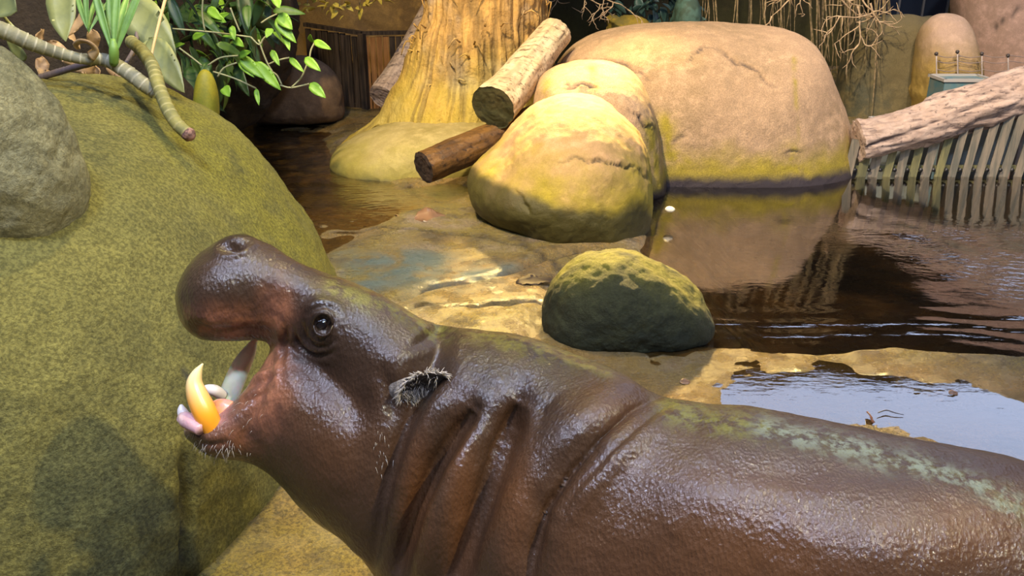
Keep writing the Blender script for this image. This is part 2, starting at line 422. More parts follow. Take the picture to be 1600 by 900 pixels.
ms = k.n('MixShader'); k.put(ms.inputs[0], k.math('MINIMUM', k.math('MULTIPLY', fr.outputs[0], 1.7), 0.95)); k.t.links.new(tr.outputs[0], ms.inputs[1]); k.t.links.new(gl.outputs[0], ms.inputs[2])
k.t.links.new(ms.outputs[0], k.out.inputs[0]); watermat = k.m
o = link('pool_water', wm, watermat); o['kind'] = 'stuff'; o['label'] = 'shallow brown pool water with ripples lying over the rock floor'; o['category'] = 'water'

# ------------------------------------------------------------------ boulders
def boulder(me, m, label, name='boulder', cat='boulder', group=None):
    o = link(name, me, m); o['label'] = label; o['category'] = cat
    if group: o['group'] = group
    return o
tan = rock_mat('tan_rock', (0.54, 0.36, 0.21), (0.42, 0.285, 0.155), (0.42, 0.33, 0.035), (0.08, 0.34), 0.95, 4, dz=(0.03, 0.12), dark=(0.05, 0.04, 0.045), rough=0.8, bump=0.5, speck=0.55)
big = blob('boulder', [(850, 230), (850, 150), (872, 92), (905, 60), (960, 42), (1030, 34), (1110, 33), (1190, 36), (1245, 46), (1278, 72), (1305, 125), (1325, 185), (1337, 240), (1348, 290), (1350, 330), (1200, 342), (1000, 335), (880, 300)], 7.15, 1.05, 1.3, p=3.2, q=2.2, nt=300, nr=90, center=(1090, 210), disp=(0.014, 1.6, 5), seed=11,
    cracks=[([(1118, 72), (1140, 88), (1165, 103), (1180, 110), (1195, 125), (1212, 138)], 2.2, 0.02, 0.006), ([(870, 100), (900, 96), (940, 94), (975, 100), (1000, 112), (1015, 128)], 2.5, 0.02, 0.008),
            ([(1228, 240), (1240, 232), (1252, 240)], 2, 0.012, 0.004), ([(1050, 225), (1062, 213), (1070, 208)], 2, 0.01, 0.003), ([(1290, 186), (1302, 178)], 1.8, 0.01, 0.002), ([(1075, 95), (1088, 80), (1110, 72)], 1.8, 0.008, 0.004)])
stain(big, 'moss', [(1241, 92), (1242, 130), (1245, 170)], 3.5, 0.9); stain(big, 'moss', [(1246, 170), (1248, 220)], 3, 0.4)
stain(big, 'moss', [(1040, 190), (1045, 240), (1080, 262), (1160, 272), (1240, 262), (1320, 280)], 16, 1.0); stain(big, 'moss', [(1235, 240), (1245, 265)], 18, 1.0)
boulder(big, tan, 'largest boulder, broad tan and flat topped, standing in the back of the pool')
midm = blob('boulder', [(838, 200), (836, 150), (850, 118), (890, 100), (930, 95), (965, 100), (995, 118), (1015, 150), (1028, 200), (1036, 250), (1038, 310), (960, 330), (880, 310)], 6.25, 0.62, 0.8, p=2.8, nt=240, nr=70, center=(935, 215), disp=(0.02, 2, 5), seed=22,
    cracks=[([(880, 138), (905, 133), (920, 138), (932, 140)], 2.2, 0.015, 0.005), ([(985, 172), (1000, 182), (1010, 198), (1025, 202)], 2.2, 0.018, 0.008)])
stain(midm, 'moss', [(925, 108), (928, 135)], 8, 0.9); stain(midm, 'moss', [(1015, 200), (1028, 270)], 14, 1); stain(midm, 'moss', [(845, 180), (855, 130)], 8, 0.8)
boulder(midm, tan, 'tan rounded boulder tucked between the largest boulder and the front one')
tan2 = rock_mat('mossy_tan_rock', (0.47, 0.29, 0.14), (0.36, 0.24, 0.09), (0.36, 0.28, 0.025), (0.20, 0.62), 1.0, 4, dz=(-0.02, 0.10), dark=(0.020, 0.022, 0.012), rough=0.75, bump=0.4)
frb = blob('boulder', [(733, 290), (738, 262), (775, 222), (808, 185), (835, 160), (872, 147), (910, 148), (950, 162), (985, 192), (1005, 230), (1018, 275), (1022, 320), (1016, 365), (1002, 405), (930, 415), (850, 395), (780, 355), (742, 320)], 5.5, 0.75, 0.8, p=2.1, nt=280, nr=80, center=(890, 275), disp=(0.025, 2.2, 5), seed=34,
    cracks=[([(868, 252), (900, 250), (930, 248), (955, 256), (985, 263), (1005, 272), (1017, 282)], 2.2, 0.018, 0.006), ([(800, 296), (815, 308), (822, 320), (830, 335)], 2.5, 0.02, 0.006)])
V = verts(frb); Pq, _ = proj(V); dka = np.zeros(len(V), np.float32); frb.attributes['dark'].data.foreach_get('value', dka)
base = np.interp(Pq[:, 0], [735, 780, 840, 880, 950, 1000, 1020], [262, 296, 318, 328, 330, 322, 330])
attr(frb, 'dark', np.maximum(dka, 0.85 * sstep(-14, 10, Pq[:, 1] - base + 10 * fbm(V * 7, 3, 2))))  # shade of the undercut foot painted into the boulder's colour
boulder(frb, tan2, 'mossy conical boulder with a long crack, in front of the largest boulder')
flat = blob('boulder', [(516, 245), (528, 226), (560, 208), (620, 188), (690, 180), (760, 182), (790, 200), (790, 250), (740, 285), (680, 300), (600, 298), (545, 290), (520, 270)], 6.9, 0.62, 0.5, p=3, nt=220, nr=60, center=(650, 245), disp=(0.02, 2, 4), seed=42)
yel = rock_mat('yellow_mossy_rock', (0.36, 0.29, 0.12), (0.27, 0.22, 0.07), (0.30, 0.26, 0.04), (0.0, 0.3), 0.7, 4, dz=(-0.04, 0.03), rough=0.7, bump=0.3)
boulder(flat, yel, 'low flat yellow rock at the foot of the thick tree trunk')
dkm = rock_mat('green_black_rock', (0.05, 0.085, 0.035), (0.05, 0.06, 0.03), (0.05, 0.075, 0.03), (0.0, 0.2), 0.5, 9, dz=(-0.03, 0.01), rough=0.7, bump=0.7, fine=70, speck=0.5)
sm = blob('boulder', [(846, 500), (850, 465), (868, 428), (900, 400), (940, 388), (975, 390), (1020, 405), (1070, 435), (1100, 465), (1112, 500), (1113, 525), (1080, 545), (1000, 560), (900, 548), (855, 528)], 3.72, 0.30, 0.3, p=2.6, nt=220, nr=70, center=(975, 485), disp=(0.018, 5, 5), fine=0.004, seed=52)
stain(sm, 'moss', [(880, 425), (930, 400), (980, 402), (1040, 425), (1090, 460)], 26, 1.0)
k = dkm.copy(); k.name = 'dark_mossy_rock'
sm_m = rock_mat('dark_mossy_rock', (0.030, 0.034, 0.013), (0.016, 0.021, 0.010), (0.20, 0.18, 0.02), (-2.0, -1.0), 0.0, 9, dz=(-0.03, 0.01), rough=0.75, bump=0.7, fine=70, speck=0.5)
bpy.data.materials.remove(k)
boulder(sm, sm_m, 'small dark green boulder on the wet floor in front of the pool')
lm = rock_mat('olive_mossy_rock', (0.29, 0.255, 0.065), (0.15, 0.14, 0.045), (0.33, 0.29, 0.04), (0.30, 0.9), -0.0, 2.5, rough=0.85, bump=1.0, fine=75, speck=0.85)
lb = blob('boulder', [(60, 122), (150, 116), (250, 138), (330, 172), (390, 220), (440, 278), (482, 345), (510, 400), (525, 445), (532, 520), (538, 640), (538, 780), (528, 900), (490, 1020), (380, 1160), (100, 1260), (-300, 1260), (-560, 1000), (-640, 560), (-420, 250), (-120, 150)], 3.0, 1.40, 1.1, p=4.6, q=2.0, nt=420, nr=130, center=(0, 640), disp=(0.03, 1.3, 5), fine=0.004, seed=62,
    cracks=[([(289, 700), (290, 760), (289, 830), (288, 930)], 6, 0.035, 0.0), ([(285, 560), (300, 590), (289, 700)], 3, 0.006, 0.0)])
stain(lb, 'moss', [(300, 200), (400, 290), (480, 400), (500, 480)], 95, 1.0)
V = verts(lb); Pq, _ = proj(V)
boulder(lb, lm, 'huge olive green mossy boulder behind the hippo head, filling the left')
gmr = rock_mat('grey_pitted_rock', (0.30, 0.27, 0.14), (0.18, 0.17, 0.09), (0.26, 0.25, 0.10), (0.2, 0.9), 0.3, 5, rough=0.85, bump=0.9, fine=60, speck=0.6)
ul = blob('boulder', [(-150, 120), (-100, 75), (-40, 58), (12, 72), (60, 118), (105, 185), (134, 250), (144, 305), (130, 350), (92, 382), (40, 396), (-40, 400), (-120, 370), (-165, 290), (-172, 200)], 2.3, 0.24, 0.12, p=2.6, nt=260, nr=80, center=(-15, 230), disp=(0.012, 3.2, 5), fine=0.004, seed=76)
boulder(ul, gmr, 'grey pitted boulder perched on the huge mossy one, cut by the left edge')

# ------------------------------------------------------------------ tree trunk
def pc(px, py, Y): return atY(px, py, Y)
tk = []
Yt = 7.45
def hsec(x0, x1, y, Y=Yt, dy=None):
    a = pc(x0, y, Y); b = pc(x1, y, Y); r = (b[0] - a[0]) / 2
    return ((a + b) / 2, np.array([r, 0, 0]), np.array([0, dy or r, 0]))
tk.append(loft_mesh([hsec(575, 850, 225), hsec(600, 840, 165), hsec(632, 836, 110), hsec(648, 842, 55), hsec(664, 852, 0), hsec(664, 856, -120), hsec(650, 860, -400), hsec(640, 860, -700)], 40, 6))
rt = [(655, 60, .10), (632, 105, .16), (600, 150, .20), (565, 190, .20), (535, 215, .16), (522, 232, .10)]
tk.append(loft_mesh([(pc(x, y, 7.35), np.array([r * .75, 0, r * .8]), np.array([0, .22, 0])) for x, y, r in [(672, 30, .14), (655, 90, .22), (632, 140, .27), (600, 180, .25), (570, 208, .20), (543, 222, .15), (528, 232, .09)]], 28, 6))
tk.append(loft_mesh([(pc(x, y, 7.2), np.array([r, 0, 0]), np.array([0, r, 0])) for x, y, r in [(830, 60, .1), (835, 120, .14), (850, 180, .2), (850, 230, .25)]], 24, 5))
tm = remesh('trunk', tk, 0.022, 10, 1)
V = verts(tm); N = normals(tm)
ang = np.arctan2(V[:, 1] - Yt, V[:, 0] + 0.25) * 3.2
B = np.c_[ang * 3.0, V[:, 2] * 1.1, V[:, 2] * 0]
rid = 1 - np.abs(fbm(B * 1.3, 4, 3)); kn = fbm(np.c_[ang * 5, V[:, 2] * 5, V[:, 2] * 0], 3, 5)
flare = sstep(-0.62, -0.85, V[:, 0])
V = V + N * ((0.026 * rid + 0.012 * kn) * (1 - flare) + 0.03 * fbm(V * 1.5, 3, 6) + 0.012 * fbm(V * 7, 3, 8))[:, None]; setv(tm, V)
attr(tm, 'dark', sstep(0.62, 0.25, rid) * 0.5)
k = NT('yellow_bark')
st = k.mapping(k.pos(), (5, 5, 0.9))
c = k.mix(k.ramp(k.noise(2.5, 5, st), 0.35, 0.65), (0.52, 0.31, 0.09), (0.30, 0.18, 0.055))
c = k.mix(k.ramp(k.noise(1.4, 4), 0.5, 0.7), c, (0.40, 0.34, 0.26))
c = k.mix(k.ramp(k.math('ADD', k.z(), k.noise(2, 4)), 0.8, 1.5, 0.8, 0.0), c, (0.42, 0.32, 0.04))
c = k.mix(k.att('dark'), c, (0.10, 0.07, 0.03))
trm = k.pbr(c, 0.75, k.bump(k.math('ADD', k.noise(9, 6, st), k.noise(40, 4)), 0.6, 0.02), 0.3)
tt = thing('tree_trunk', pc(740, 190, Yt), 'thick yellow brown tree trunk with flaring root behind the flat yellow rock', 'tree trunk')
link('bark', tm, trm, tt)
# chopped twig stubs standing proud of the bark
rnd = random.Random(4); L = []
for i in range(70):
    z_ = rnd.uniform(0.5, 2.2); a_ = rnd.uniform(-2.9, -0.3); r0 = 0.56
    p0 = np.array([-0.25 + math.cos(a_) * r0, Yt + math.sin(a_) * r0, z_]); t_ = rnd.uniform(-.08, .08)
    L.append(tube([p0, p0 + np.array([math.cos(a_) * .05 + t_ * .3, math.sin(a_) * .05, .03]), p0 + np.array([math.cos(a_) * .045 + t_, math.sin(a_) * .04, rnd.uniform(-.10, .04)])], [.009, .007, .004], 5, 3))
o = link('bark_twig', mesh('twigs', *joinvf(L)), trm, tt); o['kind'] = 'stuff'

# ------------------------------------------------------------------ logs
def log(path, radii, name, m, rootlabel, cat='log', nseg=64, sub=26, ridge=0.08, hollow=0.0, seed=0, endm=None, tilt=None, endlabel=None):
    V, F = tube(path, radii, nseg, sub, cap=False)
    n = len(V) // nseg
    P = catmull(path, sub); lng = np.repeat(np.linspace(0, 1, n), nseg) * np.linalg.norm(np.array(path[-1]) - path[0])
    th = np.tile(np.arange(nseg) / nseg * 2 * np.pi, n); Cc = np.repeat(P, nseg, 0); R = V - Cc; rr = np.linalg.norm(R, axis=1)[:, None]
    S = np.c_[np.cos(th) * 3.2, np.sin(th) * 3.2, lng * 2.2 + seed]
    f = 1 - ridge * np.abs(fbm(S, 4, seed)) + ridge * 0.8 * fbm(S * np.array([.5, .5, 1.6]), 3, seed + 3)
    # slanting deep fissures
    fis = np.exp(-(np.abs(np.sin(th * 1.5 + 1.1 * fbm(S * .4, 2, seed + 9) + lng * .8)) / 0.07) ** 2) * (fbm(S * .5, 2, seed + 8) > 0.0)
    f = f - fis * ridge * 1.1
    V = Cc + R * f[:, None]
    me = mesh('bark', V, F); attr(me, 'dark', np.clip(fis * 0.8 + sstep(0.25, 0.6, np.abs(fbm(S * 2, 3, seed + 5))) * 0.35, 0, 1))
    t = thing(name, path[0], rootlabel, cat)
    link('bark', me, m, t)
    for idx, nm in ((0, 'end_face'), (n - 1, 'end_face')):
        ring = V[idx * nseg:(idx + 1) * nseg]; c = ring.mean(0); vs = [c]; fs = []
        dirn = (P[0] - P[1]) if idx == 0 else (P[-1] - P[-2]); dirn = dirn / np.linalg.norm(dirn)
        K = 10
        for q in range(1, K + 1):
            s = q / K; rr2 = c + (ring - c) * s
            d = 0.012 * np.sin(s * 26) * .35 + 0.03 * fbm(rr2 * 14, 3, seed) * .35 - hollow * (1 - s ** 3)
            if q == K: d = d * 0
            vs += list(rr2 + dirn[None] * np.atleast_1d(d)[:, None])
        for q in range(K):
            for j in range(nseg):
                j2 = (j + 1) % nseg
                if q == 0: fs.append((0, 1 + j, 1 + j2))
                else: fs.append((1 + (q - 1) * nseg + j, 1 + q * nseg + j, 1 + q * nseg + j2, 1 + (q - 1) * nseg + j2))
        if idx: fs = [tuple(reversed(x)) for x in fs]
        e = link(nm, mesh('end', np.array(vs), fs), endm or m, t)
        if idx == 0 and endlabel: e['label'] = endlabel
    return t
def wood(name, a, b, dk, sc_=(6, 6, 6), rough=0.7, bump=0.6):
    k = NT(name); sv = k.mapping(k.pos(), (4, 30, 30), (0, .35, 0))
    c = k.mix(k.ramp(k.noise(6, 6, rough=0.65), 0.35, 0.65), a, b)
    c = k.mix(k.ramp(k.noise(1, 5, sv, rough=0.7), 0.50, 0.68), c, dk)
    c = k.mix(k.ramp(k.noise(32, 4), 0.58, 0.75), c, dk)
    c = k.mix(k.att('dark'), c, dk)
    return k.pbr(c, rough, k.bump(k.noise(50, 6, rough=0.7), bump, 0.012), 0.3)
pale = wood('pale_driftwood', (0.72, 0.58, 0.36), (0.62, 0.45, 0.24), (0.16, 0.10, 0.05))
ende = wood('mossy_end_grain', (0.045, 0.045, 0.015), (0.07, 0.06, 0.02), (0.02, 0.02, 0.01))
brn = wood('wet_brown_wood', (0.17, 0.085, 0.022), (0.09, 0.045, 0.016), (0.035, 0.02, 0.012), rough=0.4)
pink = wood('weathered_grey_wood', (0.50, 0.38, 0.30), (0.40, 0.29, 0.22), (0.10, 0.07, 0.06))
log([atD(770, 168, 6.05), atD(805, 130, 6.3), atD(835, 92, 6.55), atD(868, 52, 6.8)], [.165, .152, .14, .13], 'fallen_log', pale, 'pale log leaning up against the largest boulder, dark cut end toward the pool', endm=ende, seed=3, ridge=0.07, endlabel='dark mossy sawn end')
log([atD(662, 262, 5.95), atD(720, 238, 6.1), atD(780, 212, 6.25), atD(850, 182, 6.4)], [.115, .115, .112, .11], 'fallen_log', brn, 'short dark brown log lying beneath the pale leaning log', seed=8, ridge=0.08, endm=wood('dark_end_grain', (0.05, 0.03, 0.02), (0.03, 0.02, 0.015), (0.01, 0.01, 0.01)))
log([atD(1340, 219, 6.5), atD(1410, 204, 6.5), atD(1500, 176, 6.5), atD(1600, 144, 6.5), atD(1760, 94, 6.5), atD(1950, 40, 6.6)], [.15, .16, .175, .185, .19, .2], 'fallen_log', pink, 'long weathered grey pink log slanting above the slat fence at right', seed=15, ridge=0.16, nseg=80, sub=40)
log([atD(598, 152, 7.9), atD(625, 115, 8.1), atD(655, 68, 8.3), atD(690, 5, 8.5)], [.13, .14, .15, .16], 'fallen_log', pink, 'greyish pink log leaning behind the left side of the thick trunk', seed=21, ridge=0.06)
# ------------------------------------------------------------------ the hippopotamus
def hs(top, bot, d, lat, e=None):
    c = atD((top[0] + bot[0]) / 2, (top[1] + bot[1]) / 2, d)
    a = (atD(*top, d) - atD(*bot, d)) / 2
    v = c - CAMP; v = v / np.linalg.norm(v)
    return (c, a, v * lat)
HP = []
# skull and muzzle
HP.append(loft_mesh([hs((705, 522), (640, 760), 1.72, .10), hs((655, 495), (590, 720), 1.72, .135), hs((590, 458), (545, 660), 1.72, .135), hs((535, 436), (505, 600), 1.72, .12), hs((480, 416), (462, 552), 1.72, .095),
    hs((430, 385), (415, 534), 1.72, .092), hs((392, 371), (380, 533), 1.72, .105), hs((345, 378), (340, 533), 1.72, .115), hs((305, 402), (305, 528), 1.72, .105), hs((280, 436), (285, 512), 1.72, .075), hs((272, 462), (275, 492), 1.72, .03)], 40, 6))
# lower jaw
HP.append(loft_mesh([hs((600, 600), (575, 860), 1.72, .13), hs((530, 570), (500, 820), 1.72, .135), hs((462, 538), (440, 758), 1.72, .12), hs((425, 545), (405, 732), 1.72, .095), hs((390, 600), (378, 722), 1.72, .085),
    hs((352, 640), (350, 720), 1.72, .09), hs((318, 660), (324, 714), 1.72, .085), hs((293, 663), (303, 696), 1.72, .065), hs((281, 668), (286, 684), 1.72, .03)], 36, 6))
# neck and trunk
HP.append(loft_mesh([hs((640, 500), (500, 800), 1.72, .12), hs((715, 513), (555, 860), 1.72, .17), hs((800, 520), (620, 960), 1.70, .21), hs((880, 548), (690, 1080), 1.67, .24), hs((955, 578), (800, 1180), 1.63, .275),
    hs((1040, 626), (930, 1240), 1.60, .30), hs((1200, 645), (1150, 1270), 1.56, .325), hs((1400, 686), (1400, 1300), 1.52, .335), hs((1600, 724), (1640, 1300), 1.50, .33), hs((1780, 780), (1840, 1280), 1.49, .29),
    hs((1920, 870), (1980, 1210), 1.49, .2), hs((1985, 980), (2010, 1110), 1.49, .07)], 56, 6))
def leg(px, d, side, hind):
    c = atD(px, 1000, d); x, y = c[0], c[1] + side * 0.155; L = []
    e = lambda r1, r2: (np.array([r1, 0, 0]), np.array([0, r2, 0]))
    if hind: pts = [((x, y, .62), .19, .13), ((x + .03, y, .44), .16, .12), ((x + .05, y, .28), .10, .085), ((x + .02, y, .14), .075, .07), ((x - .01, y, .05), .085, .08), ((x - .015, y, .0), .09, .085)]
    else: pts = [((x, y, .62), .16, .12), ((x, y, .44), .135, .11), ((x + .01, y, .28), .10, .09), ((x, y, .14), .075, .072), ((x - .01, y, .05), .085, .08), ((x - .015, y, 0), .09, .085)]
    L.append(loft_mesh([(np.array(p), *e(a, b)) for p, a, b in pts], 20, 5))
    for k_ in range(4):
        a = -1.05 + k_ * 0.7
        L.append(tube([np.array([x - .02, y, .05]), np.array([x - .02 - .075 * math.cos(a), y + .07 * math.sin(a), .03]), np.array([x - .02 - .105 * math.cos(a), y + .095 * math.sin(a), .006])], [.035, .032, .014], 8, 3))
    return L
for a in ((980, 1.62, -1, 0), (1010, 1.62, 1, 0), (1720, 1.50, -1, 1), (1740, 1.50, 1, 1)): HP += leg(*a)
hm = remesh('body', HP, 0.0105, 14, 1)
V = verts(hm)
def hit(V, N):
    Pq, d = proj(V); fc = facing(V, N); near = fc > -0.05
    return Pq, d, fc
def dent(V, N, pl, wd, dep, lip=0.0, lw=1.5, taper=True, off=2.2):
    Pq, d, fc = hit(V, N); ds, t = pldist(Pq, pl)
    am = (np.sin(np.clip(t, 0.02, 0.98) * np.pi) ** 0.5 if taper else 1) * sstep(0.0, 0.25, fc)
    D = -dep * np.exp(-(ds / wd) ** 2) * am
    if lip: D = D + lip * np.exp(-((ds - wd * off) / (wd * lw)) ** 2) * am
    return D
def nrm(V): setv(hm, V); return normals(hm)
def apply(V, items):
    N = nrm(V); D = 0
    for it in items: D = D + dent(V, N, *it)
    return V + N * D[:, None]
# big folds of the neck, throat and shoulder
F1 = [(690, 500), (682, 550), (672, 582), (650, 620), (628, 680), (606, 750), (588, 840), (580, 900)]
F2 = [(742, 640), (715, 670), (680, 728), (652, 790), (628, 860), (618, 910)]
F3 = [(812, 625), (798, 655), (775, 710), (748, 785), (722, 860), (705, 920)]
F4 = [(1028, 622), (985, 645), (935, 690), (888, 745), (855, 795), (835, 860), (825, 920)]
V = apply(V, [(F1, 20, .024, .010, 1.6), (F2, 21, .044, .014, 1.6), (F3, 24, .048, .016, 1.6), (F4, 15, .018, .012, 1.8)])
V = apply(V, [(F1, 7, .010), (F2, 8, .016), (F3, 8, .016), (F4, 5, .008, .002),
              ([(1045, 632), (1000, 665), (950, 710), (900, 765), (870, 820)], 8, .006, .004), ([(870, 620), (850, 640), (835, 680)], 12, .004, .002),
              ([(640, 545), (665, 530), (690, 512)], 7, .004, .004), ([(600, 580), (612, 620), (615, 660)], 10, .008, .004)])
# shoulder swelling, cheek, brow, muzzle
def swell(V, pts):
    N = nrm(V); Pq, d, fc = hit(V, N); D = 0
    for x, y, rx, ry, hgt in pts: D = D + hgt * np.exp(-((Pq[:, 0] - x) / rx) ** 2 - ((Pq[:, 1] - y) / ry) ** 2) * sstep(-0.2, 0.2, fc)
    return V + N * D[:, None]
V = swell(V, [(1080, 780, 110, 90, .018), (1350, 860, 150, 90, .012), (520, 680, 80, 90, .014), (500, 500, 34, 30, .013), (505, 482, 22, 12, .006), (330, 460, 35, 50, .008), (395, 480, 25, 40, -.004),
              (470, 540, 20, 60, -.006), (610, 560, 40, 30, .006), (890, 650, 60, 50, .008), (372, 384, 22, 14, .010), (560, 560, 30, 60, -.006), (455, 470, 18, 35, -.005), (1250, 740, 140, 25, -.006)])
# eyelids and the wrinkles round the eye
EC = (504, 507)
def arc(cx, cy, rx, ry, a0, a1, n=10): return [(cx + rx * math.cos(math.radians(a0 + (a1 - a0) * i / n)), cy + ry * math.sin(math.radians(a0 + (a1 - a0) * i / n))) for i in range(n + 1)]
V = apply(V, [(arc(505, 507, 19, 22, 30, 210), 2.6, .005, .002), (arc(503, 508, 29, 33, 40, 190), 3.2, .0055, .003), (arc(500, 510, 40, 45, 55, 180), 4, .006, .004), (arc(506, 500, 24, 22, 200, 340), 3.5, .006, .004), (arc(500, 505, 55, 60, 90, 180), 4.5, .004, .003)])
N = nrm(V); Pq, d, fc = hit(V, N)
q = np.hypot((Pq[:, 0] - 504) / 13, (Pq[:, 1] - 507) / 14)
V = V - N * (0.011 * np.exp(-q ** 4) * (fc > 0))[:, None] + N * (0.0035 * np.exp(-((q - 1.35) / .3) ** 2) * (fc > 0))[:, None]
# nostril
N = nrm(V); Pq, d, fc = hit(V, N)
q = np.hypot((Pq[:, 0] - 366) / 17, (Pq[:, 1] - 386 + (Pq[:, 0] - 366) * .15) / 8.5)
V = V - N * (0.020 * np.exp(-q ** 4) * (fc > 0))[:, None] + N * (0.005 * np.exp(-((q - 1.7) / .5) ** 2) * (fc > 0))[:, None]
# lip edges, chin lumps, wrinkles of the mouth corner
V = apply(V, [([(300, 508), (340, 516), (385, 512), (425, 520)], 6, .004, .003), ([(432, 545), (418, 590), (398, 640), (380, 690)], 9, .006, .004), ([(430, 560), (400, 580)], 4, .004, .003), ([(425, 585), (390, 610)], 4, .004, .003), ([(412, 612), (370, 640)], 4, .004, .002),
              ([(455, 500), (445, 530), (440, 560), (442, 600)], 5, .004, .003), ([(300, 690), (330, 695), (360, 690)], 5, .004, .003)])
N = nrm(V)
V = V + N * (0.0032 * fbm(V * 9, 3, 5) + 0.0007 * fbm(V * 45, 3, 6))[:, None]
# fine parallel wrinkles of wet skin
N = nrm(V); Pq, d, fc = hit(V, N)
setv(hm, V)
def blobmask(L):
    m = np.zeros(len(V))
    for x, y, rx, ry, a in L: m = np.maximum(m, a * np.exp(-((Pq[:, 0] - x) / rx) ** 2 - ((Pq[:, 1] - y) / ry) ** 2))
    return m * (fc > -.2)
jit = np.stack([fbm(V * 12, 3, 41), fbm(V * 12, 3, 43)], 1) * 14
al, t = pldist(Pq + jit, [(520, 438), (600, 470), (680, 512)])
al2, _ = pldist(Pq + jit, [(730, 516), (800, 526), (880, 552), (950, 582)])
al3, _ = pldist(Pq + jit, [(1050, 640), (1130, 655), (1190, 665)])
al4, _ = pldist(Pq + jit, [(1200, 668), (1300, 690), (1400, 715), (1500, 745), (1600, 790), (1640, 850)])
alg = np.maximum.reduce([0.9 * np.exp(-(al / 20) ** 2), 0.8 * np.exp(-(al2 / 18) ** 2), 1.0 * np.exp(-(al3 / 24) ** 2), 0.35 * np.exp(-(al4 / 20) ** 2)]); attr(hm, 'algae', alg)
attr(hm, 'silt', 0.9 * np.exp(-(al4 / 20) ** 2))
red = blobmask([(410, 600, 36, 70, 1.2), (345, 508, 65, 26, 1.1), (430, 490, 26, 45, .75), (365, 690, 45, 34, .55), (425, 545, 22, 16, 1.0), (400, 640, 20, 40, .6)])
attr(hm, 'red', red)
ww = blobmask([(520, 690, 120, 110, .45), (650, 780, 30, 120, 1.0), (720, 800, 30, 130, 1.0), (800, 790, 40, 130, .9), (1150, 870, 400, 160, .7), (1500, 830, 300, 90, .7), (960, 640, 70, 50, .4)])
attr(hm, 'warm', ww)
mouth = blobmask([(330, 640, 22, 16, 1.0), (322, 655, 26, 10, 1.0), (290, 662, 18, 14, .8)]); attr(hm, 'mouth', mouth)
k = NT('wet_hide')
v1 = k.noise(4, 5)
c = k.mix(k.ramp(v1, 0.35, 0.65), (0.024, 0.014, 0.009), (0.045, 0.025, 0.014))
c = k.mix(k.att('warm'), c, k.mix(k.noise(6, 4), (0.12, 0.048, 0.017), (0.07, 0.030, 0.013)))
c = k.mix(k.att('red'), c, k.mix(k.ramp(k.noise(30, 5), 0.35, 0.65), (0.34, 0.13, 0.065), (0.15, 0.06, 0.035)))
c = k.mix(k.math('MULTIPLY', k.att('algae'), k.ramp(k.noise(45, 5, rough=0.75), 0.40, 0.6)), c, k.mix(k.noise(70, 3), (0.15, 0.135, 0.02), (0.075, 0.07, 0.018)))
c = k.mix(k.math('MULTIPLY', k.att('silt'), k.ramp(k.noise(55, 4, rough=0.7), 0.42, 0.6)), c, (0.15, 0.165, 0.115))
c = k.mix(k.att('mouth'), c, (0.62, 0.34, 0.34))
mp = k.mapping(k.pos(), (1, 1, .5), (0, .5, 0))
hh = k.math('ADD', k.math('MULTIPLY', k.voro(170, mp), 0.7), k.math('ADD', k.math('MULTIPLY', k.noise(260, 3, mp, rough=0.7), 0.8), k.math('MULTIPLY', k.noise(85, 4, mp), 0.9)))
nb = k.bump(hh, 0.8, 0.0020)
hide = k.pbr(c, k.ramp(k.noise(9, 5), 0.35, 0.65, 0.35, 0.50), nb, 0.12, Coat_Weight=0.85, Coat_Roughness=0.10, Coat_IOR=1.45, Coat_Normal=nb)
hip = thing('hippopotamus', (0.45, 1.38, 0.0), 'wet dark brown pygmy hippopotamus with mouth wide open, standing before the boulders', 'hippopotamus')
body = link('body', hm, hide, hip)

from mathutils.bvhtree import BVHTree
def bvh(me): return BVHTree.FromPolygons([v.co[:] for v in me.vertices], [p.vertices[:] for p in me.polygons])
HB = bvh(hm)
def cast(T, px, py):
    r = ray(px, py); r = r / np.linalg.norm(r); l, n, i, dd = T.ray_cast(Vector(CAMP), Vector(r))
    return (np.array(l), np.array(n)) if l is not None else (None, None)
def simple(name, col, rough=0.4, spec=0.5, bs=0, bsc=60, col2=None, **kw):
    k = NT(name)
    c = k.mix(k.ramp(k.noise(bsc * .4, 4), 0.4, 0.6), col, col2) if col2 else col
    return k.pbr(c, rough, k.bump(k.noise(bsc, 5), bs, 0.004) if bs else None, spec, **kw)
def uvs(center, r, nu=24, nv=16, sc_=(1, 1, 1)):
    V = []; F = []
    for i in range(nv + 1):
        a = math.pi * i / nv
        for j in range(nu):
            b = 2 * math.pi * j / nu
            V.append(np.array(center) + r * np.array([math.sin(a) * math.cos(b) * sc_[0], math.sin(a) * math.sin(b) * sc_[1], math.cos(a) * sc_[2]]))
    for i in range(nv):
        for j in range(nu): F.append((i * nu + j, (i + 1) * nu + j, (i + 1) * nu + (j + 1) % nu, i * nu + (j + 1) % nu))
    return np.array(V), F
# eye with its lids
p, n_ = cast(HB, 504, 507)
r = 0.0165; rd = (p - CAMP) / np.linalg.norm(p - CAMP)
ec = p + rd * (r - 0.006)
eye = link('eye', mesh('eye', *uvs(ec, r)), simple('dark_eye', (0.012, 0.006, 0.004), 0.04, 0.8, Coat_Weight=1.0, Coat_Roughness=0.02), hip); eye['label'] = 'glossy dark brown eye'
def onview(px, py, off): q = cast(HB, px, py)[0]; return q - rd * off
def lid(pts, rad): return tube([onview(x, y, o_) for x, y, o_ in pts], rad, 8, 4)
up = lid([(489, 512, .002), (492, 497, .006), (503, 489, .008), (515, 494, .006), (520, 507, .002)], [.0012, .0028, .0034, .0028, .0012])
lo = lid([(490, 508, .002), (493, 519, .006), (503, 525, .007), (514, 521, .005), (520, 508, .002)], [.0010, .0020, .0026, .0022, .0010])
link('eyelid', mesh('lid', *up), hide, hip); link('eyelid', mesh('lid', *lo), hide, hip)
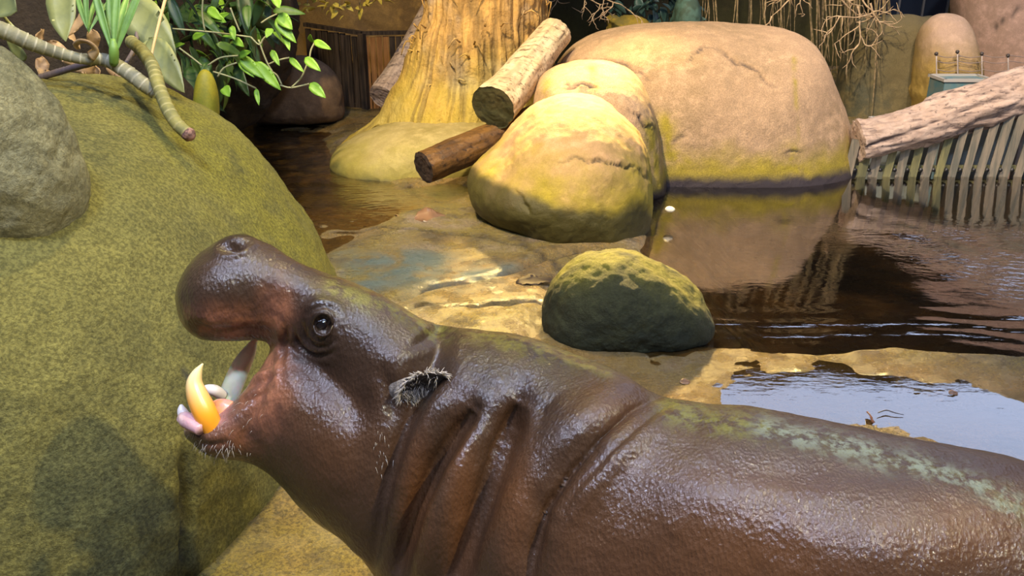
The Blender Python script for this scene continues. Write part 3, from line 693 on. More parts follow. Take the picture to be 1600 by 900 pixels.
# ear: a cupped furry flap
p, n_ = cast(HB, 645, 604); n_ = n_ / np.linalg.norm(n_)
ax = atD(680, 592, 1.6) - atD(640, 606, 1.6); ax /= np.linalg.norm(ax); bx = np.cross(n_, ax); bx /= np.linalg.norm(bx)
if bx[2] < 0: bx = -bx
V_ = []; F_ = []; NU, NV = 36, 12; base = p - ax * 0.012
for side in (0, 1):
    for i in range(NV + 1):
        s = i / NV
        for j in range(NU):
            a = 2 * math.pi * j / NU; lop = 1 + .10 * math.sin(3 * a + 1) + .05 * math.sin(7 * a)
            rr = 0.041 * s * lop
            hgt = 0.012 + 0.016 * s ** 1.8 * (1.0 + 1.1 * math.cos(a - 1.2)) - side * 0.0035
            V_.append(base + ax * (rr * math.cos(a) + .016 * s) * 0.98 + bx * (rr * math.sin(a)) * .88 + n_ * hgt)
    o0 = side * (NV + 1) * NU
    for i in range(NV):
        for j in range(NU):
            q = (o0 + i * NU + j, o0 + (i + 1) * NU + j, o0 + (i + 1) * NU + (j + 1) % NU, o0 + i * NU + (j + 1) % NU)
            F_.append(q if side == 0 else tuple(reversed(q)))
for j in range(NU):
    a = NV * NU + j; b = NV * NU + (j + 1) % NU; o0 = (NV + 1) * NU
    F_.append((a, o0 + a, o0 + b, b))
V_ = np.array(V_); V_ += n_[None] * (0.003 * fbm(V_ * 60, 3, 4))[:, None]
furm = simple('grey_fur', (0.20, 0.165, 0.135), 0.55, 0.4, 0.9, 300, (0.10, 0.08, 0.065))
V_, F_ = joinvf([(V_, F_), tube([base - n_ * .02, base - n_ * .002 , base + n_ * .012], [.030, .026, .018], 18, 3)])
ear = link('ear', mesh('ear', V_, F_), furm, hip); ear['label'] = 'small grey furry ear'
rnd = random.Random(7); L = []
hairm = simple('pale_hair', (0.42, 0.36, 0.30), 0.35, 0.6)
for i in range(620):
    a = rnd.uniform(0, 2 * math.pi); s = rnd.choice([1, rnd.uniform(.2, 1)]) if rnd.random() < .8 else 1; hgt = 0.012 + 0.016 * s ** 1.8 * (1 + 1.1 * math.cos(a - 1.2))
    q = base + ax * (0.041 * s * math.cos(a) + .016 * s) + bx * 0.036 * s * math.sin(a) + n_ * hgt
    dr = ax * (math.cos(a) * (1 if s > .9 else -.3)) + bx * (math.sin(a)) + n_ * rnd.uniform(.0, .5) + np.array([rnd.gauss(0, .3), rnd.gauss(0, .3), rnd.gauss(-.5, .3)])
    dr /= np.linalg.norm(dr); ln = rnd.uniform(.006, .017)
    L.append(tube([q - dr * .002, q + dr * ln * .5 + n_ * .001, q + dr * ln + np.array([0, 0, -.25 * ln])], [.0008, .0006, .0002], 4, 2))
o = link('ear_hair', mesh('hair', *joinvf(L)), hairm, ear); o['kind'] = 'stuff'
# chin and lip whiskers
L = []
for i in range(110):
    t_ = rnd.random()
    if rnd.random() < .6: px, py = 292 + 85 * t_ + rnd.gauss(0, 4), 690 + 14 * math.sin(t_ * 2.5) + rnd.gauss(0, 8); dd = np.array([rnd.gauss(-.1, .3), -.5, -.9])
    elif rnd.random() < .5: px, py = 380 + rnd.gauss(0, 16), 640 + rnd.gauss(0, 28); dd = np.array([-.5, -.5, -.3])
    else: px, py = 596 + rnd.gauss(0, 9), 700 + rnd.gauss(0, 30); dd = np.array([.1, -.4, -.9])
    q, nn = cast(HB, px, py)
    if q is None or q[1] > 2.0: continue
    dd = dd / np.linalg.norm(dd) + nn * rnd.uniform(.2, .8) + np.array([rnd.gauss(0, .35), 0, rnd.gauss(0, .3)]); dd /= np.linalg.norm(dd); ln = rnd.uniform(.003, .014)
    L.append(tube([q - nn * .001, q + dd * ln * .5, q + dd * ln + np.array([0, 0, -.003])], [.0004, .0003, .0001], 4, 2))
o = link('whisker', mesh('whiskers', *joinvf(L)), hairm, hip); o['kind'] = 'stuff'
# teeth, tongue, lips inside
def pxtube(pts, d, nseg=16, sub=5, flat=1.0): return tube([atD(x, y, d + (z if z else 0)) for x, y, r_, z in pts], [r_ * d / FPX for x, y, r_, z in pts], nseg, sub, True, flat)
ivory = NT('stained_ivory'); gz = ivory.z()
zt = atD(318, 572, 1.66)[2]; zb = atD(318, 660, 1.66)[2]
cc = ivory.mix(ivory.ramp(gz, zb + .02, zt, 0.0, 1.0), (0.98, 0.36, 0.02), (0.85, 0.66, 0.30)); ivory = ivory.pbr(cc, 0.3, None, 0.5, Subsurface_Weight=0.1, Subsurface_Scale=0.01)
tusk = link('tusk', mesh('tusk', *pxtube([(332, 672, 16, .01), (322, 648, 18.5, 0), (310, 622, 17, 0), (304, 600, 13, 0), (308, 583, 8, 0), (317, 568, 1.2, 0)], 1.655)), ivory, hip); tusk['label'] = 'curved orange stained lower tusk'
iv2 = simple('grey_ivory', (0.92, 0.92, 0.72), 0.35, 0.5, .2, 60, (0.8, 0.82, 0.6), Subsurface_Weight=0.5, Subsurface_Scale=0.03)
t2 = link('tusk', mesh('tusk_far', *pxtube([(352, 632, 15, 0), (364, 602, 16, 0), (376, 574, 15, 0), (389, 550, 11, 0), (400, 528, 3, 0)], 1.80)), iv2, hip); t2['label'] = 'pale grey green tusk on the far side'
gum = simple('pink_gum', (0.66, 0.42, 0.38), 0.3, 0.6, .5, 50, (0.55, 0.30, 0.30), Subsurface_Weight=0.15, Subsurface_Scale=0.01)
g1 = link('gum', mesh('gum', *joinvf([pxtube([(352, 680, 24, 0), (335, 664, 22, 0), (318, 660, 20, 0), (300, 662, 14, 0), (290, 664, 5, 0)], 1.70), pxtube([(280, 660, 6, 0), (288, 655, 12, 0), (300, 662, 12, -.015), (314, 672, 9, -.03)], 1.67)])), gum, hip)
tg = link('tongue', mesh('tongue', *pxtube([(370, 670, 22, 0), (352, 650, 20, 0), (338, 640, 14, 0), (328, 636, 5, 0)], 1.72, flat=1.6)), simple('orange_pink_tongue', (0.90, 0.36, 0.14), 0.3, 0.5, .3, 80, (0.80, 0.30, 0.22), Subsurface_Weight=0.2, Subsurface_Scale=0.01), hip)
toothm = simple('cream_tooth', (0.66, 0.58, 0.52), 0.3, 0.5)
link('incisor', mesh('incisor', *pxtube([(348, 618, 9, .02), (335, 610, 9, 0), (322, 608, 7, 0), (316, 609, 3, 0)], 1.76)), toothm, hip)
link('incisor', mesh('incisor', *pxtube([(300, 668, 8, 0), (288, 650, 9, 0), (284, 640, 7, 0), (283, 632, 2, 0)], 1.70)), toothm, hip)
# small tail at the rump (outside the photograph)
tp = atD(1975, 980, 1.49)
link('tail', mesh('tail', *tube([tp, tp + np.array([.05, 0, -.03]), tp + np.array([.07, 0, -.13])], [.022, .015, .006], 10, 4)), hide, hip)
# ------------------------------------------------------------------ the back of the enclosure
def wall_sheet(name, x0, x1, z0, z1, Y, m, amp=0.15, res=0.08, seed=1, kind='structure'):
    xs = np.arange(x0, x1 + res, res); zs = np.arange(z0, z1 + res, res); X, Z = np.meshgrid(xs, zs)
    P = np.c_[X.ravel(), X.ravel() * 0, Z.ravel()]; y = Y + amp * fbm(P * 0.9, 4, seed) - 0.05 * np.abs(fbm(P * np.array([5, 1, .6]), 3, seed + 3))
    n = P.shape[0]; ny, nx = X.shape
    V = np.vstack([np.c_[X.ravel(), y, Z.ravel()], np.c_[X.ravel(), y * 0 + Y + 0.6, Z.ravel()]])
    I = np.arange(n).reshape(ny, nx); f = np.stack([I[:-1, :-1], I[:-1, 1:], I[1:, 1:], I[1:, :-1]], 2).reshape(-1, 4)
    F = [f, f[:, ::-1] + n]
    for e in (I[0], I[-1][::-1], I[:, 0][::-1], I[:, -1]): F.append(np.stack([e[:-1], e[:-1] + n, e[1:] + n, e[1:]], 1))
    me = mesh(name, V, np.vstack(F)); attr(me, 'dark', np.zeros(2 * n)); attr(me, 'moss', np.zeros(2 * n))
    o = link(name, me, m)
    if kind: o['kind'] = kind
    return o
dkw = rock_mat('dark_rock_wall', (0.055, 0.042, 0.026), (0.032, 0.028, 0.024), (0.06, 0.06, 0.015), (0.2, 1.6), 0.8, 1.2, rough=0.8, bump=0.6)
wall_sheet('wall_back', -10, 13, -0.6, 4.7, 12.0, dkw)
gold = rock_mat('golden_brown_rock', (0.34, 0.20, 0.06), (0.22, 0.13, 0.05), (0.36, 0.26, 0.03), (0.9, 2.0), -1.0, 1.5, rough=0.8, bump=0.5)
bk = blob('rock_wall', [(300, -60), (420, -260), (600, -330), (740, -260), (770, -60), (770, 120), (700, 200), (520, 215), (380, 200), (310, 120)], 9.9, 0.6, 0.7, p=5, q=2, nt=160, nr=40, center=(540, -20), disp=(0.12, 1.2, 5), seed=91)
boulder(bk, gold, 'golden brown rock wall rising behind the dark plank fence', 'rock_wall', 'rock wall')
brr = rock_mat('brown_rock', (0.25, 0.155, 0.085), (0.16, 0.10, 0.06), (0.2, 0.15, 0.03), (-2, -1), 0.0, 3, dz=(0.0, 0.05), rough=0.8, bump=0.4)
bb = blob('boulder', [(395, 150), (405, 112), (440, 90), (480, 88), (512, 102), (530, 130), (538, 165), (532, 190), (460, 195), (400, 190)], 8.4, 0.35, 0.35, p=2.6, nt=140, nr=40, center=(468, 145), disp=(0.02, 2.5, 4), seed=95)
boulder(bb, brr, 'brown rounded boulder in front of the dark plank fence at left')
# plank fence (each plank a part)
def box(c, ux, uy, uz, hx, hy, hz, bev=0.0):
    c = np.array(c, float); V = []
    for sx in (-1, 1):
        for sy in (-1, 1):
            for sz in (-1, 1): V.append(c + sx * hx * ux + sy * hy * uy + sz * hz * uz)
    F = [(0, 1, 3, 2), (4, 6, 7, 5), (0, 4, 5, 1), (2, 3, 7, 6), (0, 2, 6, 4), (1, 5, 7, 3)]
    return np.array(V), F
X_ = np.array([1.0, 0, 0]); Y_ = np.array([0, 1.0, 0]); Z_ = np.array([0, 0, 1.0])
def woodm(name, a, b, rough=0.8):
    k = NT(name); mp = k.mapping(k.pos(), (22, 22, 2.0))
    c = k.mix(k.ramp(k.noise(1.6, 5, mp), 0.35, 0.65), a, b)
    return k.pbr(c, rough, k.bump(k.noise(3, 5, mp), 0.5, 0.008), 0.25)
dkp = woodm('dark_plank_wood', (0.075, 0.05, 0.034), (0.025, 0.018, 0.014)); orp = woodm('lit_plank_wood', (0.38, 0.18, 0.06), (0.22, 0.10, 0.035))  # orange copy holds the lamplight on a few planks in its colour
fn = thing('plank_fence', atZ(560, 178, 0), 'dark wooden plank fence with top rail behind the brown boulder', 'fence')
rnd = random.Random(11)
pts = [(476, 38, 9.15), (566, 52, 8.9), (668, 50, 9.0)]
tops = [pc(*p) for p in pts]
for s in range(2):
    a, b = tops[s], tops[s + 1]; L = np.linalg.norm((b - a)[:2]); n = int(L / 0.062); u = (b - a) / L; u[2] = 0; u /= np.linalg.norm(u); v = np.cross(Z_, u)
    for i in range(n):
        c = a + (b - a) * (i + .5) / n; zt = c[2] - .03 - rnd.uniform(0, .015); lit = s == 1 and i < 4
        vv = 0.0 + rnd.uniform(-.008, .008)
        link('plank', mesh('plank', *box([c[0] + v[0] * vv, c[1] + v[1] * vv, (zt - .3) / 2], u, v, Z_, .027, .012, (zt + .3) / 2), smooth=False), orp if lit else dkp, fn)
    link('rail', mesh('rail', *box((a + b) / 2, (b - a) / np.linalg.norm(b - a), v, Z_, L / 2, .03, .018), smooth=False), dkp, fn)
    if s == 0: link('post', mesh('post', *box([b[0], b[1] - .04, (b[2] - .3) / 2], u, v, Z_, .03, .03, (b[2] + .3) / 2), smooth=False), dkp, fn)
# mossy wall, pillar and pink wall at the right
gw = rock_mat('green_gold_rock', (0.13, 0.105, 0.045), (0.07, 0.07, 0.04), (0.25, 0.19, 0.03), (0.9, 1.7), -1.0, 1.3, rough=0.75, bump=0.4)
g1_ = blob('rock_wall', [(1325, 34), (1375, 24), (1430, 26), (1480, 28), (1500, 80), (1500, 190), (1420, 235), (1330, 230), (1300, 180), (1310, 90)], 8.75, 0.3, 0.5, p=5, nt=140, nr=40, center=(1405, 130), disp=(0.04, 1.6, 4), seed=101)
boulder(g1_, gw, 'dim greenish gold rock wall left of the round topped pillar', 'rock_wall', 'rock wall')
pl_ = rock_mat('pinkish_pillar_rock', (0.44, 0.31, 0.23), (0.36, 0.26, 0.17), (0.38, 0.26, 0.05), (0.35, 0.95), 0.9, 2, rough=0.8, bump=0.35)
pil = blob('boulder', [(1426, 90), (1432, 50), (1450, 28), (1478, 19), (1505, 24), (1524, 48), (1534, 85), (1538, 140), (1536, 220), (1480, 235), (1425, 220), (1422, 150)], 8.3, 0.32, 0.32, p=2.4, nt=140, nr=50, center=(1480, 125), disp=(0.015, 2, 4), seed=105, cracks=[([(1424, 70), (1421, 110), (1420, 150)], 2, .02, 0)])
boulder(pil, pl_, 'round topped pinkish rock pillar above the small grey green trough')
pw = rock_mat('pink_wall_rock', (0.50, 0.33, 0.25), (0.42, 0.28, 0.20), (0.4, 0.3, 0.1), (-2, -1), 0.0, 2, rough=0.8, bump=0.35)
pk = blob('rock_wall', [(1490, -40), (1510, -130), (1620, -230), (1850, -330), (2150, -330), (2300, -150), (2300, 100), (2100, 230), (1700, 240), (1540, 230), (1505, 120), (1492, 20)], 9.3, 0.5, 0.8, p=5, nt=220, nr=60, center=(1850, 0), disp=(0.05, 0.9, 4), seed=111,
    cracks=[([(1528, 55), (1550, 45), (1568, 30), (1585, 20), (1605, 10), (1640, 5)], 2.2, .03, .01)])
boulder(pk, pw, 'large pinkish rock wall with a long crack at the right edge', 'rock_wall', 'rock wall')
# window pane between the dark walls
wn_ = thing('window_1', pc(1440, 8, 11.4), '', ''); del wn_['label']; del wn_['category']; wn_['kind'] = 'structure'
for i in range(3):
    c = pc(1385 + 38 * i, 0, 11.3); link('pane', mesh('pane', *box(c + Z_ * .1, X_, Y_, Z_, .145, .01, .33), smooth=False), simple('night_blue_glass', (0.012, 0.02, 0.04), 0.12, 0.8) if i == 0 else bpy.data.materials['night_blue_glass'], wn_)
    link('mullion', mesh('mullion', *box(c + Z_ * .1 + X_ * .155, X_, Y_, Z_, .012, .03, .35), smooth=False), simple('grey_frame', (0.10, 0.11, 0.13), 0.5) if i == 0 else bpy.data.materials['grey_frame'], wn_)
# grey green trough
trm_ = simple('grey_green_paint', (0.16, 0.21, 0.19), 0.5, 0.4, .2, 20, (0.09, 0.19, 0.21)); rim = simple('pale_rim', (0.40, 0.38, 0.34), 0.6)
tr_ = thing('trough', pc(1500, 150, 7.6), 'small grey green trough behind the weathered log, before the rock pillar', 'trough')
c = pc(1500, 132, 7.6)
link('stand', mesh('stand', *box([c[0], c[1], (c[2] - .2) / 2], X_, Y_, Z_, .16, .11, (c[2] - .2) / 2 + .05), smooth=False), trm_, tr_)
link('basin', mesh('basin', *joinvf([box(c - Z_ * .11, X_, Y_, Z_, .20, .14, .16)]), smooth=False), trm_, tr_)
link('rim', mesh('rim', *joinvf([box(c + Z_ * .055 - Y_ * .14, X_, Y_, Z_, .215, .012, .012), box(c + Z_ * .055 + Y_ * .14, X_, Y_, Z_, .215, .012, .012), box(c + Z_ * .055 - X_ * .2, X_, Y_, Z_, .012, .15, .012), box(c + Z_ * .055 + X_ * .2, X_, Y_, Z_, .012, .15, .012)]), smooth=False), rim, tr_)
ropem = simple('grey_rope', (0.26, 0.20, 0.17), 0.8); postm = simple('grey_post', (0.42, 0.36, 0.32), 0.6); knob = simple('dark_knob', (0.05, 0.04, 0.035), 0.5)
rf = thing('rope_fence', pc(1500, 116, 7.9), 'thin posts joined by sagging wires in front of the rock pillar', 'fence')
pp = [(1463, 84, 116), (1496, 81, 116), (1534, 84, 122), (1575, 87, 112), (1640, 88, 100)]
for i, (x, y0, y1) in enumerate(pp):
    a, b = pc(x, y0, 7.95), pc(x + 1, y1 + 40, 7.95)
    ps = link('post', mesh('post', *tube([b, (a + b) / 2, a], .006, 8, 2)), postm, rf)
    link('finial', mesh('finial', *uvs(a, .017, 10, 8)), knob, ps)
for y in (86, 95, 108):
    L = []
    for i in range(len(pp) - 1):
        a, b = pc(pp[i][0], y, 7.95), pc(pp[i + 1][0], y + 2, 7.95)
        link('wire', mesh('wire', *tube([a, (a + b) / 2 - Z_ * .015, b], .0035, 5, 4)), ropem, rf)
# slat fence in the water under the long log
slm = woodm('wet_grey_slat', (0.20, 0.17, 0.125), (0.10, 0.10, 0.08), 0.45); slg = woodm('green_slat', (0.17, 0.16, 0.07), (0.10, 0.10, 0.05), 0.5)
sf = thing('slat_fence', atZ(1470, 300, 0), 'row of upright wet slats standing in the pool under the long slanting log', 'fence')
Ys = 6.42; rnd = random.Random(5)
x0 = atZ(1352, 297, 0)[0]; n = 26
bolt = simple('dark_bolt', (0.02, 0.02, 0.02), 0.4)
for i in range(n):
    x = x0 + i * 0.097 + rnd.uniform(-.006, .006); lean = 0.10 + rnd.uniform(-.02, .02); topz = 0.26 + (x - x0) * 0.215 + .02
    u = np.array([math.cos(.35), -math.sin(.35), 0]); v = np.array([math.sin(.35), math.cos(.35), 0]); z_ = np.array([lean, 0, 1.0]); z_ /= np.linalg.norm(z_)
    hz_ = (topz + .45) / 2
    sl = link('slat', mesh('slat', *box(np.array([x + lean * (topz - .45) / 2, Ys, (topz - .45) / 2]), u, v, z_, .029 + rnd.uniform(-.003, .004), .012, hz_), smooth=False), slg if i < 8 and i % 2 else slm, sf)
    link('bolt', mesh('bolt', *tube([np.array([x + .045, Ys - .03, .055]), np.array([x + .045, Ys + .0, .055])], [.014, .014], 8, 1)), bolt, sl)
link('rail', mesh('rail', *box([x0 + n * .0485, Ys + .03, .055], X_, Y_, Z_, n * .0485, .014, .022), smooth=False), slg, sf)
k = NT('milky_glass'); gmat_ = k.pbr(k.mix(k.noise(2, 3), (0.34, 0.37, 0.34), (0.26, 0.31, 0.30)), 0.25, None, 0.5)
gp = thing('glass_screen', [3.2, 6.8, -.2], 'milky grey green panels standing behind the upright slats', 'screen')
for i in range(3):
    link('panel', mesh('panel', *box([3.05 + i * .56, 6.86 - i * .06, -.14 + i * .11], X_, Y_, Z_, .27, .012, .50), smooth=False), gmat_, gp)
    link('frame', mesh('frame', *box([2.77 + i * .56, 6.84 - i * .06, -.14 + i * .11], X_, Y_, Z_, .012, .02, .50), smooth=False), postm, gp)

# ------------------------------------------------------------------ roots, twigs
rootm = simple('pale_aerial_root', (0.30, 0.22, 0.12), 0.8, .2, .5, 80, (0.16, 0.13, 0.06)); twigm = simple('pale_twig', (0.50, 0.37, 0.22), 0.75, .2, .5, 60, (0.34, 0.24, 0.14))
hr = thing('hanging_roots', pc(1220, -160, 9.2), 'curtain of thin pale aerial roots hanging behind the largest boulder', 'roots')
rnd = random.Random(21)
for i in range(64):
    if i < 24: px = rnd.uniform(1095, 1240); yb = rnd.uniform(30, 75)
    elif i < 44: px = rnd.uniform(1262, 1340); yb = rnd.uniform(120, 215)
    elif i < 56: px = rnd.uniform(1200, 1400); yb = rnd.uniform(40, 150)
    else: px = rnd.uniform(1345, 1400); yb = rnd.uniform(60, 190)
    Y = rnd.uniform(8.2, 9.3) if i >= 44 else rnd.uniform(8.9, 9.8)
    p = [pc(px + rnd.gauss(0, 3), -190 , Y)]; m_ = 6
    for q in range(1, m_): p.append(pc(px + rnd.gauss(0, 3.5), -190 + (yb + 190) * q / (m_ - 1), Y))
    r_ = rnd.uniform(.005, .013)
    link('root', mesh('root', *tube(p, [r_, r_, r_, r_ * .9, r_ * .7, r_ * .3], 5, 4)), rootm, hr)
def twig(parent, start, d, ln, rad, depth, rnd, m):
    p = [start]; cur = start; dd = d / np.linalg.norm(d); kids = []
    for i in range(5):
        dd = dd + np.array([rnd.gauss(0, .34), rnd.gauss(0, .12), rnd.gauss(-.02, .34)]); dd /= np.linalg.norm(dd)
        cur = cur + dd * ln / 5; p.append(cur); kids.append((cur, dd))
    link('twig', mesh('twig', *tube(p, [rad, rad * .9, rad * .8, rad * .7, rad * .55, rad * .3], 5, 3)), m, parent)
    if depth > 0:
        for c, q in rnd.sample(kids, 3):
            twig(parent, c, q + np.array([rnd.choice([-1, 1]) * rnd.uniform(.6, 1.1), 0, rnd.uniform(-.7, .5)]), ln * .6, rad * .7, depth - 1, rnd, m)
tw = thing('dry_branch', pc(1320, -60, 8.3), 'tangle of pale leafless twigs over the right shoulder of the largest boulder', 'branch')
for i, (x, y, dx, dz) in enumerate([(1290, -10, -1, -.5), (1310, -25, .2, -1), (1350, -20, -.3, -1), (1340, 10, .8, -.9), (1270, -20, -.6, -1), (1360, 5, .9, -.8)]):
    twig(tw, pc(x, y, 8.2), np.array([dx, 0, dz]), .42, .010, 2, random.Random(30 + i), twigm)
tw2 = thing('dry_branch', pc(905, -60, 8.5), 'small pale twig cluster hanging right of the thick trunk', 'branch')
for i, (x, y, dx, dz) in enumerate([(912, -30, .05, -1), (890, -20, -.7, -.8), (930, -20, .5, -1)]):
    twig(tw2, pc(x, y, 8.4), np.array([dx, 0, dz]), .36, .009, 2, random.Random(60 + i), twigm)

# ------------------------------------------------------------------ leaves
def leafmesh(L, W, curl=0.3, n=8, fold=0.25, wav=0.0, belly=0.45):
    V = []; F = []
    for i in range(n + 1):
        t = i / n; w = W * (math.sin(math.pi * t ** (0.7 if belly < .5 else 1.2)) ** 0.8) + (0.04 * W if i < n else 0); x = L * t; z = -curl * L * t * t
        for j, s in enumerate((-1, -.5, 0, .5, 1)):
            V.append((x, s * w, z + abs(s) * w * fold + wav * W * math.sin(t * 14 + s * 2) * abs(s)))
    for i in range(n):
        for j in range(4): F.append((i * 5 + j, (i + 1) * 5 + j, (i + 1) * 5 + j + 1, i * 5 + j + 1))
    V = np.array(V); nV = len(V); V2 = V - np.array([0, 0, .0012]); F2 = [tuple(reversed([q + nV for q in f])) for f in F]
    E = [i * 5 for i in range(n + 1)] + [n * 5 + j for j in range(1, 5)] + [i * 5 + 4 for i in range(n - 1, -1, -1)] + [3, 2, 1]
    R = [(E[(i + 1) % len(E)], E[i], E[i] + nV, E[(i + 1) % len(E)] + nV) for i in range(len(E))]
    return mesh('leaf', np.vstack([V, V2]), F + F2 + R)
def leafmat(name, a, b, rough=0.5, trans=0.3):
    k = NT(name); c = k.mix(k.ramp(k.noise(9, 4), 0.35, 0.65), a, b)
    return k.pbr(c, rough, k.bump(k.noise(60, 3), 0.2, 0.003), 0.5, Subsurface_Weight=0.0)
def orient(d, up=Z_):
    x = np.array(d, float); x /= np.linalg.norm(x); y = np.cross(up, x)
    if np.linalg.norm(y) < 1e-3: y = np.array([0, 1.0, 0])
    y /= np.linalg.norm(y); z = np.cross(x, y)
    return x, y, z
def place_leaf(me, parent, p, d, s=1.0, roll=0.0, mat=None, name='leaf', up=Z_):
    x, y, z = orient(d, up); y2 = y * math.cos(roll) + z * math.sin(roll); z2 = -y * math.sin(roll) + z * math.cos(roll)
    o = bpy.data.objects.new(name, me); COL.objects.link(o)
    M = Matrix(((x[0], y2[0], z2[0], p[0]), (x[1], y2[1], z2[1], p[1]), (x[2], y2[2], z2[2], p[2]), (0, 0, 0, 1))) @ Matrix.Scale(s, 4)
    o.parent = parent; o.matrix_parent_inverse = Matrix.Translation(parent.location).inverted(); o.matrix_local = M if False else M
    o.matrix_basis = M
    return o
dg_ = leafmat('dark_green_leaf', (0.035, 0.085, 0.018), (0.02, 0.05, 0.014)); bg_ = leafmat('lit_green_leaf', (0.22, 0.42, 0.03), (0.15, 0.32, 0.03)); mg_ = leafmat('mid_green_leaf', (0.09, 0.18, 0.025), (0.06, 0.13, 0.02))  # bright green carries the light on the lit leaves in its colour
ogl = leafmat('olive_grey_leaf', (0.20, 0.21, 0.07), (0.13, 0.145, 0.055)); tl = leafmat('teal_leaf', (0.035, 0.085, 0.07), (0.02, 0.05, 0.045)); dl = leafmat('dry_leaf', (0.42, 0.26, 0.12), (0.25, 0.14, 0.06), 0.6)
def lv(m, *a, **k_):
    me = leafmesh(*a, **k_); me.materials.append(m); return me
bushD = [lv(dg_, .20, .028, .3), lv(dg_, .26, .04, .2), lv(mg_, .18, .03, .35), lv(bg_, .12, .022, .3)]
sh = thing('leafy_shrub', pc(300, 150, 6.0), 'dense dark green leafy shrub at top left with bright lit sprays', 'shrub')
rnd = random.Random(77)
for i in range(290):
    px = rnd.uniform(195, 430); lim = 160 if px < 300 else 175 - (px - 300) * 0.95
    py = rnd.uniform(-70, max(lim, 30)); Y = rnd.uniform(5.6, 7.0); p = pc(px, py, Y)
    d = np.array([rnd.gauss(.2, .8), rnd.gauss(-.4, .5), rnd.gauss(-.5, .5)])
    me = bushD[rnd.choices([0, 1, 2, 3], [5, 5, 5, 2.2])[0]]
    place_leaf(me, sh, p, d, rnd.uniform(.7, 1.3), rnd.uniform(-1, 1))
L = []
stemm = simple('pale_green_stem', (0.40, 0.40, 0.20), 0.6)
for pth in [[(270, 45), (330, 50), (392, 58)], [(325, 102), (345, 90), (372, 87)], [(340, 120), (350, 106), (370, 98)], [(333, 112), (365, 122), (400, 138)], [(438, 133), (455, 137), (483, 131)], [(408, 36), (420, 28), (433, 22)],
            [(404, 62), (412, 85), (420, 103), (426, 112)], [(484, 90), (486, 78), (492, 66)], [(455, 137), (470, 122), (478, 105), (484, 90)], [(280, 75), (300, 90), (315, 102)], [(420, 100), (435, 94), (452, 90)], [(392, 58), (405, 70), (412, 60), (424, 50)], [(425, 112), (433, 118), (440, 132)], [(360, 12), (366, 28), (375, 50)], [(318, -10), (316, 20), (320, 48)]]:
    link('stem', mesh('stem', *tube([pc(x, y, 5.5) for x, y in pth], .0055, 6, 4)), stemm, sh)
litleaf = [(373, 88, 390, 80, .35), (375, 88, 412, 122, .32), (398, 96, 438, 140, .3), (435, 22, 456, 45, .5), (484, 130, 508, 152, .4), (476, 90, 500, 110, .35), (490, 64, 516, 76, .3), (487, 66, 484, 55, .4), (400, 138, 404, 164, .25), (350, 135, 358, 150, .6), (430, -8, 436, 12, .5), (430, 30, 462, 66, .3), (446, 55, 452, 78, .3), (372, 98, 396, 120, .2), (424, 44, 416, 58, .5), (452, 90, 474, 112, .25), (424, 78, 436, 102, .3), (330, 22, 352, 34, .35), (325, 12, 345, 30, .4), (362, 40, 366, 62, .35), (365, 60, 380, 72, .4), (300, 60, 318, 52, .3), (340, 30, 356, 20, .3)]
for x0_, y0_, x1_, y1_, wr in litleaf:
    a, b = pc(x0_, y0_, 5.45), pc(x1_, y1_, 5.38); ln = np.linalg.norm(b - a)
    o = place_leaf(lv(bg_, ln, ln * wr * .55, .08, wav=.12), sh, a, b - a, 1, 0.0, up=-FW)
    o.name = 'leaf'
for i, o in enumerate([o for o in sh.children if o.name.startswith('leaf')][-len(litleaf):]): o['label'] = 'bright green sunlit leaf'
# dark planted bank under the plants
soil = rock_mat('dark_soil', (0.05, 0.033, 0.02), (0.03, 0.022, 0.015), (0.06, 0.06, 0.02), (-2, -1), 0.0, 3, rough=0.9, bump=0.9, fine=30)
sb = blob('planted_bank', [(-700, 300), (-650, -100), (-300, -260), (0, -200), (180, -60), (240, 40), (262, 110), (300, 190), (200, 330), (-200, 420)], 5.3, 0.7, 0.6, p=4, nt=160, nr=50, center=(-150, 100), disp=(0.08, 2.4, 5), fine=0.01, seed=131)
boulder(sb, soil, 'dark soil bank under the plants at top left', 'planted_bank', 'bank')
sb2 = blob('planted_bank', [(180, 60), (200, -150), (330, -190), (440, -150), (470, 0), (455, 110), (400, 190), (250, 220), (190, 160)], 7.6, 0.4, 0.5, p=4, nt=140, nr=40, center=(330, 20), disp=(0.08, 2.4, 5), fine=0.01, seed=133)
boulder(sb2, soil, 'dark soil bank behind the leafy shrub', 'planted_bank', 'bank')
# yellow stump
ym = rock_mat('yellow_green_stump_wood', (0.36, 0.29, 0.02), (0.24, 0.23, 0.02), (0.10, 0.14, 0.02), (0.75, 0.95), 0.6, 4, rough=0.5, bump=0.2)
ys = blob('stump', [(302, 180), (303, 130), (311, 108), (324, 104), (336, 110), (342, 130), (343, 180), (345, 300), (340, 375), (322, 385), (305, 375), (300, 300)], 5.0, 0.09, 0.09, p=3, nt=200, nr=30, center=(322, 240), disp=(0.003, 4, 2), fine=.0006, seed=141)
boulder(ys, ym, 'smooth yellow green stump at the far edge of the huge mossy boulder', 'stump', 'stump')
